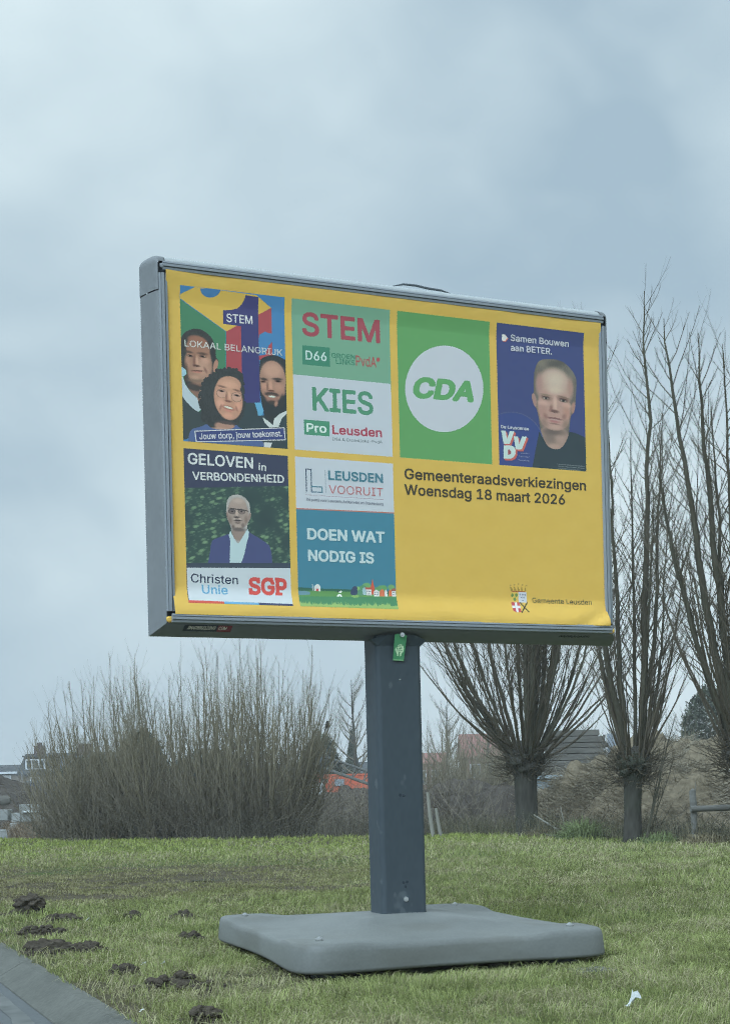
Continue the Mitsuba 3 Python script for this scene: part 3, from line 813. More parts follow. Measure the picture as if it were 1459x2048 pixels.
('blue', 'letter_shadow', (180, 104, 106), 0, [(2.9, 28.8), (7.0, 28.7), (8.2, 21.9), (10.9, 28.8), (15.4, 29.0), (10.5, 17.9), (4.9, 17.6)]),
('blue', 'letter_shadow', (180, 104, 106), 0, [(3.3, 28.4), (7.4, 28.3), (8.6, 21.6), (11.3, 28.5), (15.8, 28.6), (10.9, 17.5), (5.3, 17.2)]),
('blue', 'letter_shadow', (180, 104, 106), 0, [(3.7, 28.1), (7.8, 28.0), (9.0, 21.2), (11.7, 28.1), (16.2, 28.2), (11.3, 17.2), (5.7, 16.9)]),
('blue', 'letter_shadow', (180, 104, 106), 0, [(4.0, 27.8), (8.1, 27.7), (9.4, 20.9), (12.1, 27.8), (16.6, 27.9), (11.7, 16.9), (6.0, 16.6)]),
('blue', 'letter_shadow', (180, 104, 106), 0, [(14.5, 24.8), (18.5, 24.7), (19.7, 18.3), (22.4, 25.0), (27.0, 25.2), (21.8, 14.0), (16.0, 13.7)]),
('blue', 'letter_shadow', (180, 104, 106), 0, [(14.9, 24.4), (18.9, 24.3), (20.1, 17.9), (22.9, 24.6), (27.4, 24.9), (22.2, 13.6), (16.4, 13.4)]),
('blue', 'letter_shadow', (180, 104, 106), 0, [(15.3, 24.0), (19.3, 24.0), (20.5, 17.6), (23.3, 24.2), (27.8, 24.5), (22.6, 13.3), (16.9, 13.0)]),
('blue', 'letter_shadow', (180, 104, 106), 0, [(15.6, 23.7), (19.7, 23.6), (20.9, 17.3), (23.6, 23.9), (28.2, 24.2), (23.0, 12.9), (17.2, 12.7)]),
('blue', 'letter_shadow', (180, 104, 106), 0, [(4.7, 16.4), (11.4, 16.7), (14.3, 16.0), (16.0, 13.3), (15.7, 9.8), (14.0, 7.1), (11.1, 5.6), (4.4, 5.1)]),
('blue', 'letter_shadow', (180, 104, 106), 0, [(5.1, 16.1), (11.9, 16.3), (14.7, 15.6), (16.4, 12.9), (16.2, 9.4), (14.5, 6.7), (11.6, 5.2), (4.8, 4.7)]),
('blue', 'letter_shadow', (180, 104, 106), 0, [(5.6, 15.7), (12.3, 16.0), (15.1, 15.3), (16.8, 12.5), (16.6, 9.0), (14.9, 6.4), (12.0, 4.8), (5.2, 4.4)]),
('blue', 'letter_shadow', (180, 104, 106), 0, [(5.9, 15.4), (12.6, 15.7), (15.5, 15.0), (17.2, 12.2), (16.9, 8.7), (15.2, 6.0), (12.3, 4.5), (5.6, 4.0)]),
('blue', 'logo_letter', (182, 212, 222), 0, [(2.4, 29.2), (6.5, 29.1), (7.8, 22.3), (10.5, 29.2), (14.9, 29.3), (10.1, 18.3), (4.4, 18.0)]),
('blue', 'logo_letter', (182, 212, 222), 0, [(14.0, 25.1), (18.1, 25.1), (19.2, 18.7), (22.0, 25.4), (26.5, 25.6), (21.4, 14.4), (15.6, 14.1)]),
('blue', 'logo_letter', (182, 212, 222), 0, [(4.3, 16.8), (11.0, 17.1), (13.9, 16.4), (15.6, 13.6), (15.3, 10.1), (13.6, 7.5), (10.7, 5.9), (4.0, 5.5)]),
('blue', 'letter_counter', (150, 90, 104), 0, [(8.3, 13.6), (10.0, 13.4), (11.2, 12.1), (11.2, 10.5), (9.9, 9.3), (8.1, 9.1)]),
('blue', 'small_print', (104, 120, 132), 0, [(55.6, 4.7), (82.5, 4.5), (82.5, 3.9), (55.6, 4.2)]),
('blue', 'small_print', (104, 120, 132), 0, [(56.1, 3.0), (82.5, 2.8), (82.5, 2.2), (56.1, 2.5)]),
('blue', 'small_print', (104, 120, 132), 0, [(56.1, 1.3), (78.1, 0.8), (78.1, 0.2), (56.1, 0.8)]),
('ahead', 'blue_panel', (68, 130, 162), 0, [(-2.5, 78.0), (83.8, 79.0), (88.1, -3.6), (-4.5, -3.3)]),
('ahead', 'stripe', (170, 116, 110), 0, [(-2.4, 78.1), (84.8, 79.2), (84.7, 78.3), (-2.5, 77.2)]),
('ahead', 'logo_line', (60, 78, 104), 0, [(9.4, 91.3), (9.4, 110.0), (8.5, 109.9), (8.5, 91.2)]),
('ahead', 'logo_line', (60, 78, 104), 0, [(8.5, 109.1), (13.6, 109.1), (13.7, 109.9), (8.5, 109.9)]),
('ahead', 'logo_line', (60, 84, 112), 0, [(12.8, 109.9), (12.7, 91.2), (13.7, 91.3), (13.7, 110.0)]),
('ahead', 'logo_line', (68, 108, 136), 0, [(12.7, 91.2), (22.7, 91.4), (22.7, 92.2), (12.8, 92.1)]),
('ahead', 'logo_line', (72, 122, 148), 0, [(22.7, 91.4), (22.6, 96.5), (21.7, 96.4), (21.8, 91.3)]),
('ahead', 'logo_line', (72, 122, 148), 0, [(22.6, 96.5), (12.9, 96.3), (12.8, 95.5), (22.5, 95.6)]),
('ahead', 'logo_line', (130, 150, 170), 0, [(25.0, 109.9), (25.0, 91.4), (25.5, 91.4), (25.4, 109.9)]),
('ahead', 'logo_line', (150, 140, 160), 0, [(8.4, 88.9), (75.0, 88.9), (75.0, 89.3), (8.5, 89.2)]),
('ahead', 'far_field', (58, 106, 96), 0, [(-2.4, 15.6), (15.7, 15.0), (34.0, 15.3), (46.4, 15.1), (87.3, 14.8), (87.1, 9.0), (-2.7, 6.2)]),
('ahead', 'meadow', (88, 142, 92), 0, [(-2.5, 12.4), (15.6, 13.3), (43.9, 13.4), (87.2, 11.9), (86.8, -2.7), (-2.9, -5.2)]),
('ahead', 'pond', (98, 142, 166), 1, [(-2.5, 12.7), (8.7, 12.8), (10.1, 11.2), (9.5, 9.7), (-2.6, 9.0)]),
('ahead', 'meadow', (70, 130, 100), 0, [(-2.6, 8.2), (40.0, 9.1), (87.1, 10.1), (86.8, -2.7), (-2.9, -5.2)]),
('ahead', 'grass_tips', (132, 172, 112), 0, [(-3.0, -7.4), (-0.3, 3.0), (0.0, 4.8), (0.3, 2.6), (0.8, 3.1), (1.1, 4.9), (1.4, 2.7), (1.6, 2.3), (1.9, 3.5), (2.2, 1.9), (2.6, 2.7), (3.0, 4.3), (3.3, 2.4), (3.6, 2.9), (3.9, 4.5), (4.2, 2.5), (4.7, 3.0), (5.0, 4.7), (5.4, 2.6), (5.8, 2.0), (6.1, 2.8), (6.4, 1.7), (7.1, 3.2), (7.5, 5.1), (7.8, 2.8), (8.1, 3.2), (8.5, 5.0), (8.8, 2.8), (9.5, 1.5), (9.8, 1.9), (10.2, 1.2), (10.7, 2.7), (11.1, 4.0), (11.4, 2.3), (12.1, 2.6), (12.5, 3.9), (12.8, 2.2), (13.0, 2.2), (13.3, 3.2), (13.7, 1.9), (14.1, 2.3), (14.5, 3.2), (14.8, 1.9), (15.5, 2.0), (15.9, 2.7), (16.2, 1.7), (16.5, 2.3), (16.8, 3.4), (17.2, 2.0), (17.7, 3.3), (18.1, 5.1), (18.4, 2.9), (18.9, 1.8), (19.2, 2.4), (19.6, 1.5), (20.3, 2.3), (20.6, 3.3), (21.0, 2.0), (21.6, 2.3), (21.9, 3.3), (22.2, 2.0), (22.5, 2.8), (22.8, 4.1), (23.2, 2.5), (23.8, 1.7), (24.1, 2.2), (24.5, 1.5), (24.9, 2.1), (25.2, 2.9), (25.6, 1.8), (25.8, 1.8), (26.1, 2.3), (26.5, 1.6), (27.3, 3.3), (27.6, 5.0), (28.0, 2.9), (28.3, 3.0), (28.7, 4.4), (29.0, 2.6), (29.2, 3.4), (29.5, 5.2), (29.8, 3.0), (30.3, 3.2), (30.7, 4.8), (31.0, 2.8), (31.3, 2.3), (31.6, 3.0), (32.0, 2.0), (32.4, 3.6), (32.7, 5.4), (33.0, 3.2), (33.4, 2.6), (33.8, 3.6), (34.1, 2.2), (34.9, 3.5), (35.2, 5.2), (35.6, 3.1), (35.9, 2.2), (36.3, 2.8), (36.6, 1.9), (37.3, 1.8), (37.6, 2.0), (37.9, 1.5), (38.4, 3.5), (38.7, 5.2), (39.1, 3.1), (39.8, 2.1), (40.1, 2.6), (40.4, 1.8), (40.7, 3.3), (41.0, 4.8), (41.3, 2.9), (41.9, 2.1), (42.2, 2.6), (42.5, 1.8), (43.0, 1.8), (43.3, 2.0), (43.7, 1.5), (44.3, 2.8), (44.6, 3.8), (45.0, 2.5), (45.6, 1.8), (45.9, 2.1), (46.2, 1.6), (46.8, 2.5), (47.2, 3.2), (47.5, 2.2), (48.0, 2.4), (48.3, 3.1), (48.6, 2.1), (49.2, 3.0), (49.6, 4.1), (49.9, 2.6), (50.4, 1.9), (50.8, 2.1), (51.1, 1.6), (51.4, 1.9), (51.7, 2.1), (52.1, 1.7), (52.5, 2.8), (52.8, 3.8), (53.2, 2.5), (53.4, 3.3), (53.7, 4.6), (54.1, 2.9), (54.5, 2.9), (54.9, 3.9), (55.2, 2.6), (55.8, 3.9), (56.1, 5.7), (56.5, 3.5), (56.9, 2.0), (57.3, 2.3), (57.6, 1.8), (57.9, 3.4), (58.2, 4.7), (58.6, 3.0), (58.9, 3.5), (59.3, 5.0), (59.6, 3.2), (60.1, 2.7), (60.4, 3.5), (60.7, 2.4), (61.4, 2.3), (61.7, 2.7), (62.1, 2.0), (62.4, 2.6), (62.7, 3.2), (63.1, 2.3), (63.5, 4.0), (63.9, 5.7), (64.2, 3.5), (64.9, 3.8), (65.3, 5.4), (65.6, 3.4), (66.1, 2.0), (66.4, 2.1), (66.8, 1.8), (67.2, 3.1), (67.5, 4.1), (67.9, 2.8), (68.6, 2.8), (68.9, 3.6), (69.3, 2.5), (69.8, 3.9), (70.2, 5.6), (70.5, 3.5), (70.9, 3.7), (71.2, 5.2), (71.6, 3.3), (72.1, 3.2), (72.4, 4.3), (72.8, 2.9), (73.4, 3.2), (73.7, 4.1), (74.0, 2.8), (74.3, 4.1), (74.6, 5.8), (75.0, 3.7), (75.8, 4.0), (76.1, 5.6), (76.5, 3.6), (76.8, 3.6), (77.2, 4.8), (77.5, 3.2), (78.2, 2.3), (78.5, 2.5), (78.9, 2.1), (79.5, 2.4), (79.9, 2.6), (80.2, 2.1), (81.0, 2.7), (81.4, 3.3), (81.7, 2.5), (82.5, 2.8), (82.9, 3.3), (83.2, 2.5), (83.8, 4.1), (84.1, 5.7), (84.5, 3.7), (85.3, 3.9), (85.6, 5.2), (86.0, 3.5), (86.7, -6.3)]),
('ahead', 'barn', (206, 218, 230), 0, [(13.4, 13.0), (13.5, 16.5), (14.9, 18.0), (16.2, 18.7), (17.7, 18.1), (18.8, 16.6), (18.7, 12.9)]),
('ahead', 'barn_door', (176, 92, 100), 0, [(15.0, 15.0), (17.2, 14.9), (17.1, 13.0), (14.9, 12.9)]),
('ahead', 'mast', (190, 206, 220), 0, [(11.9, 18.1), (12.5, 18.1), (12.4, 13.2), (11.9, 13.2)]),
('ahead', 'cow', (216, 226, 228), 0, [(32.0, 9.0), (33.0, 10.5), (33.9, 11.2), (36.4, 10.9), (36.5, 8.9), (35.1, 9.0), (34.6, 9.9), (33.6, 8.8)]),
('ahead', 'cow', (216, 226, 228), 0, [(34.0, 12.2), (34.5, 13.2), (35.9, 14.1), (36.9, 13.6), (36.4, 12.1)]),
('ahead', 'cow', (60, 76, 96), 0, [(32.8, 13.5), (34.0, 14.0), (34.2, 12.8), (33.2, 12.7)]),
('ahead', 'tree', (108, 166, 120), 0, [(62.2, 18.4), (61.9, 17.2), (61.0, 16.3), (59.7, 15.6), (58.2, 15.3), (56.7, 15.5), (55.5, 16.1), (54.7, 17.0), (54.4, 18.1), (54.8, 19.2), (55.6, 20.2), (56.9, 20.8), (58.4, 21.1), (59.9, 21.0), (61.1, 20.4), (61.9, 19.5)]),
('ahead', 'tree', (86, 148, 118), 0, [(58.5, 15.6), (58.2, 14.3), (57.4, 13.1), (56.2, 12.3), (54.7, 12.0), (53.3, 12.2), (52.1, 13.0), (51.3, 14.1), (51.1, 15.4), (51.4, 16.7), (52.2, 17.9), (53.4, 18.7), (54.9, 19.0), (56.3, 18.8), (57.5, 18.1), (58.3, 17.0)]),
('ahead', 'tree', (126, 178, 122), 0, [(52.6, 16.0), (52.5, 15.2), (52.1, 14.6), (51.5, 14.2), (50.8, 14.0), (50.2, 14.1), (49.6, 14.5), (49.3, 15.1), (49.1, 15.9), (49.3, 16.6), (49.7, 17.3), (50.3, 17.7), (50.9, 17.9), (51.6, 17.8), (52.2, 17.4), (52.5, 16.8)]),
('ahead', 'tree', (100, 160, 112), 0, [(76.5, 17.4), (76.2, 16.4), (75.2, 15.6), (73.7, 15.0), (72.0, 14.8), (70.3, 14.9), (68.9, 15.4), (68.0, 16.2), (67.7, 17.1), (68.1, 18.0), (69.0, 18.9), (70.5, 19.4), (72.2, 19.7), (73.9, 19.6), (75.3, 19.1), (76.2, 18.3)]),
('ahead', 'tree', (112, 166, 120), 0, [(83.1, 18.2), (82.8, 17.3), (82.1, 16.5), (81.2, 16.0), (80.0, 15.8), (78.8, 15.9), (77.8, 16.4), (77.2, 17.1), (77.0, 18.0), (77.2, 18.9), (77.9, 19.7), (78.9, 20.2), (80.1, 20.4), (81.3, 20.3), (82.2, 19.8), (82.9, 19.1)]),
('ahead', 'tree', (98, 156, 112), 0, [(71.4, 16.1), (71.2, 15.2), (70.5, 14.4), (69.4, 13.8), (68.2, 13.6), (67.0, 13.8), (66.0, 14.2), (65.4, 15.0), (65.1, 15.8), (65.4, 16.7), (66.1, 17.5), (67.1, 18.1), (68.3, 18.3), (69.5, 18.1), (70.6, 17.7), (71.2, 16.9)]),
('ahead', 'tree', (88, 142, 122), 0, [(56.3, 13.2), (56.0, 12.2), (55.3, 11.4), (54.3, 10.8), (53.1, 10.5), (51.9, 10.7), (50.9, 11.2), (50.3, 12.0), (50.1, 13.0), (50.3, 14.0), (51.0, 14.9), (52.0, 15.5), (53.2, 15.7), (54.4, 15.6), (55.4, 15.0), (56.1, 14.2)]),
('ahead', 'tree', (120, 166, 108), 0, [(51.2, 9.9), (51.0, 9.4), (50.3, 8.9), (49.3, 8.6), (48.1, 8.5), (46.9, 8.6), (45.9, 8.8), (45.2, 9.2), (45.0, 9.7), (45.3, 10.2), (45.9, 10.6), (47.0, 10.9), (48.2, 11.1), (49.3, 11.0), (50.3, 10.8), (51.0, 10.4)]),
('ahead', 'dark_tree', (62, 80, 112), 1, [(43.9, 10.6), (44.5, 14.0), (46.1, 16.9), (48.3, 18.2), (50.2, 17.4), (50.5, 10.7)]),
('ahead', 'church', (190, 98, 84), 0, [(61.7, 17.5), (62.4, 19.5), (63.6, 24.6), (64.6, 19.6), (65.3, 17.6), (65.0, 11.8), (61.6, 11.7)]),
('ahead', 'house_roof', (172, 92, 86), 0, [(56.7, 17.3), (62.1, 17.5), (62.7, 15.5), (57.9, 15.3)]),
('ahead', 'house', (150, 190, 210), 0, [(54.5, 15.5), (56.3, 18.0), (57.9, 15.3), (57.5, 11.2), (55.0, 11.2)]),
('ahead', 'house', (206, 216, 228), 0, [(57.9, 15.6), (62.4, 15.8), (62.4, 11.0), (57.8, 11.0)]),
('ahead', 'house', (206, 216, 228), 0, [(64.3, 14.1), (66.9, 16.0), (69.4, 14.1), (69.2, 10.4), (64.5, 10.2)]),
('ahead', 'house', (196, 120, 96), 0, [(69.6, 14.8), (71.8, 16.7), (73.7, 15.3), (73.6, 10.5), (69.5, 10.4)]),
('ahead', 'house', (206, 216, 228), 0, [(74.0, 14.4), (75.1, 16.3), (76.2, 14.5), (76.4, 10.6), (73.8, 10.5)]),
('ahead', 'house', (200, 118, 90), 0, [(77.6, 15.1), (78.9, 16.5), (80.3, 15.2), (80.2, 10.7), (77.5, 10.7)]),
('ahead', 'house', (206, 216, 228), 0, [(80.4, 15.2), (83.8, 15.3), (83.7, 10.7), (80.3, 10.6)]),
('ahead', 'house_roof', (150, 100, 96), 0, [(80.0, 16.8), (83.2, 17.6), (84.1, 15.3), (80.3, 15.2)]),
('ahead', 'window', (96, 108, 130), 0, [(58.5, 14.6), (59.2, 14.6), (59.2, 13.7), (58.5, 13.7)]),
('ahead', 'window', (96, 108, 130), 0, [(59.8, 14.6), (60.5, 14.6), (60.4, 13.7), (59.7, 13.7)]),
('ahead', 'window', (96, 108, 130), 0, [(61.0, 14.6), (61.7, 14.6), (61.7, 13.7), (61.0, 13.7)]),
('ahead', 'window', (96, 108, 130), 0, [(58.5, 12.4), (59.2, 12.4), (59.1, 11.6), (58.4, 11.6)]),
('ahead', 'window', (96, 108, 130), 0, [(59.7, 12.4), (60.4, 12.4), (60.4, 11.6), (59.7, 11.5)]),
('ahead', 'window', (96, 108, 130), 0, [(61.0, 12.4), (61.7, 12.4), (61.6, 11.6), (60.9, 11.5)]),
('ahead', 'window', (96, 108, 130), 0, [(65.2, 13.8), (65.9, 13.8), (65.9, 13.0), (65.2, 12.9)]),
('ahead', 'window', (96, 108, 130), 0, [(66.5, 13.8), (67.2, 13.8), (67.1, 13.0), (66.5, 12.9)]),
('ahead', 'window', (96, 108, 130), 0, [(67.7, 13.8), (68.4, 13.8), (68.4, 12.9), (67.7, 12.9)]),
('ahead', 'window', (96, 108, 130), 0, [(65.2, 12.2), (65.9, 12.3), (65.8, 11.4), (65.1, 11.4)]),
('ahead', 'window', (96, 108, 130), 0, [(66.4, 12.2), (67.1, 12.2), (67.1, 11.4), (66.4, 11.4)]),
('ahead', 'window', (96, 108, 130), 0, [(67.7, 12.2), (68.4, 12.2), (68.4, 11.4), (67.7, 11.3)]),
('ahead', 'window', (96, 108, 130), 0, [(80.9, 14.6), (81.6, 14.6), (81.6, 13.8), (80.9, 13.7)]),
('ahead', 'window', (96, 108, 130), 0, [(82.2, 14.7), (82.9, 14.7), (82.8, 13.8), (82.1, 13.8)]),
('ahead', 'window', (96, 108, 130), 0, [(80.8, 12.6), (81.5, 12.6), (81.5, 11.7), (80.8, 11.7)]),
('ahead', 'window', (96, 108, 130), 0, [(82.1, 12.6), (82.8, 12.6), (82.8, 11.7), (82.1, 11.7)]),
('banner', 'shield_quarter', (196, 178, 96), 0, [(288.9, 26.7), (296.3, 27.0), (296.1, 18.0), (288.8, 18.1)]),
('banner', 'shield_quarter', (184, 200, 222), 0, [(296.3, 27.0), (304.0, 27.0), (304.0, 17.9), (296.1, 18.0)]),
('banner', 'shield_quarter', (176, 84, 92), 0, [(288.8, 18.1), (296.7, 18.0), (296.7, 9.6), (291.8, 9.1), (289.2, 10.3)]),
('banner', 'shield_quarter', (196, 180, 100), 0, [(296.7, 18.0), (304.2, 17.9), (303.9, 11.3), (300.9, 9.3), (296.7, 9.4)]),
('banner', 'green_roundel', (104, 140, 84), 0, [(291.8, 24.0), (291.7, 23.4), (291.3, 22.8), (290.8, 22.5), (290.2, 22.5), (289.7, 22.8), (289.3, 23.3), (289.2, 23.9), (289.3, 24.6), (289.7, 25.1), (290.2, 25.4), (290.8, 25.5), (291.3, 25.2), (291.7, 24.7)]),
('banner', 'green_roundel', (104, 140, 84), 0, [(295.6, 24.3), (295.4, 23.6), (295.1, 23.1), (294.5, 22.8), (293.9, 22.8), (293.4, 23.0), (293.1, 23.5), (293.0, 24.2), (293.1, 24.8), (293.5, 25.4), (294.0, 25.7), (294.6, 25.7), (295.1, 25.4), (295.5, 24.9)]),
('banner', 'green_roundel', (104, 140, 84), 0, [(293.9, 20.7), (293.7, 20.0), (293.3, 19.5), (292.8, 19.2), (292.2, 19.2), (291.7, 19.4), (291.4, 20.0), (291.2, 20.6), (291.4, 21.3), (291.8, 21.8), (292.3, 22.1), (292.9, 22.1), (293.4, 21.9), (293.8, 21.3)]),
('banner', 'charge', (66, 72, 108), 0, [(296.9, 25.6), (297.5, 25.0), (298.4, 25.5), (298.1, 24.8), (298.5, 24.1), (297.6, 24.4), (296.9, 24.0), (297.4, 24.8)]),
('banner', 'charge', (66, 72, 108), 0, [(299.3, 25.6), (299.9, 25.1), (300.9, 25.5), (300.6, 24.8), (300.9, 24.1), (300.0, 24.5), (299.4, 24.0), (299.8, 24.8)]),
('banner', 'charge', (66, 72, 108), 0, [(301.6, 25.6), (302.2, 25.1), (303.1, 25.6), (302.9, 24.9), (303.2, 24.2), (302.3, 24.5), (301.7, 24.0), (302.1, 24.8)]),
('banner', 'charge', (66, 72, 108), 0, [(298.2, 23.2), (298.7, 22.6), (299.7, 23.1), (299.4, 22.4), (299.8, 21.7), (298.9, 22.1), (298.2, 21.6), (298.6, 22.4)]),
('banner', 'charge', (66, 72, 108), 0, [(300.5, 23.2), (301.1, 22.6), (302.0, 23.1), (301.7, 22.4), (302.1, 21.7), (301.2, 22.0), (300.5, 21.5), (300.9, 22.4)]),
('banner', 'charge', (66, 72, 108), 0, [(299.2, 20.7), (299.8, 20.2), (300.7, 20.7), (300.4, 20.0), (300.8, 19.3), (299.9, 19.6), (299.2, 19.1), (299.7, 20.0)]),
('banner', 'cross', (206, 212, 228), 0, [(291.9, 18.0), (294.1, 18.0), (294.1, 9.3), (291.9, 9.2)]),
('banner', 'cross', (206, 212, 228), 0, [(288.8, 15.0), (296.8, 15.0), (296.8, 12.9), (289.0, 12.8)]),
('banner', 'saltire', (44, 44, 46), 0, [(296.5, 17.8), (303.6, 9.2), (304.4, 9.7), (297.4, 18.4)]),
('banner', 'saltire', (44, 44, 46), 0, [(303.8, 18.6), (296.5, 9.3), (297.4, 8.8), (304.6, 18.1)]),
('banner', 'crown_band', (150, 84, 60), 0, [(289.4, 27.7), (303.1, 27.7), (302.9, 27.0), (289.7, 26.9)]),
('banner', 'crown_leaf', (150, 132, 70), 0, [(289.0, 27.7), (288.2, 31.2), (290.1, 30.2), (291.6, 27.8)]),
('banner', 'crown_leaf', (150, 132, 70), 0, [(292.3, 27.8), (291.8, 31.8), (293.3, 30.3), (294.6, 27.9)]),
('banner', 'crown_leaf', (150, 132, 70), 0, [(295.5, 27.9), (295.4, 32.4), (296.6, 30.4), (297.7, 28.0)]),
('banner', 'crown_leaf', (150, 132, 70), 0, [(298.8, 28.0), (299.0, 32.1), (299.9, 30.5), (300.6, 28.1)]),
('banner', 'crown_leaf', (150, 132, 70), 0, [(302.1, 28.1), (302.6, 31.7), (303.1, 30.6), (303.7, 28.2)]),
('banner', 'crown_pearl', (172, 150, 88), 0, [(289.6, 32.1), (289.5, 31.7), (289.1, 31.4), (288.6, 31.4), (288.2, 31.6), (288.1, 32.1), (288.2, 32.6), (288.6, 32.9), (289.1, 32.9), (289.5, 32.6)]),
('banner', 'crown_pearl', (172, 150, 88), 0, [(293.4, 32.8), (293.2, 32.3), (292.9, 32.0), (292.4, 31.9), (292.0, 32.2), (291.8, 32.7), (292.0, 33.2), (292.4, 33.5), (292.9, 33.5), (293.3, 33.2)]),
('banner', 'crown_pearl', (172, 150, 88), 0, [(297.2, 33.3), (297.0, 32.9), (296.6, 32.6), (296.2, 32.5), (295.8, 32.8), (295.6, 33.3), (295.8, 33.8), (296.2, 34.1), (296.7, 34.1), (297.1, 33.8)]),
('banner', 'crown_pearl', (172, 150, 88), 0, [(301.0, 33.0), (300.8, 32.5), (300.4, 32.2), (299.9, 32.2), (299.5, 32.5), (299.4, 33.0), (299.6, 33.4), (300.0, 33.8), (300.5, 33.8), (300.9, 33.5)]),
('banner', 'crown_pearl', (172, 150, 88), 0, [(304.8, 32.7), (304.6, 32.2), (304.2, 31.9), (303.7, 31.9), (303.3, 32.1), (303.2, 32.6), (303.4, 33.1), (303.8, 33.4), (304.3, 33.4), (304.6, 33.1)])]
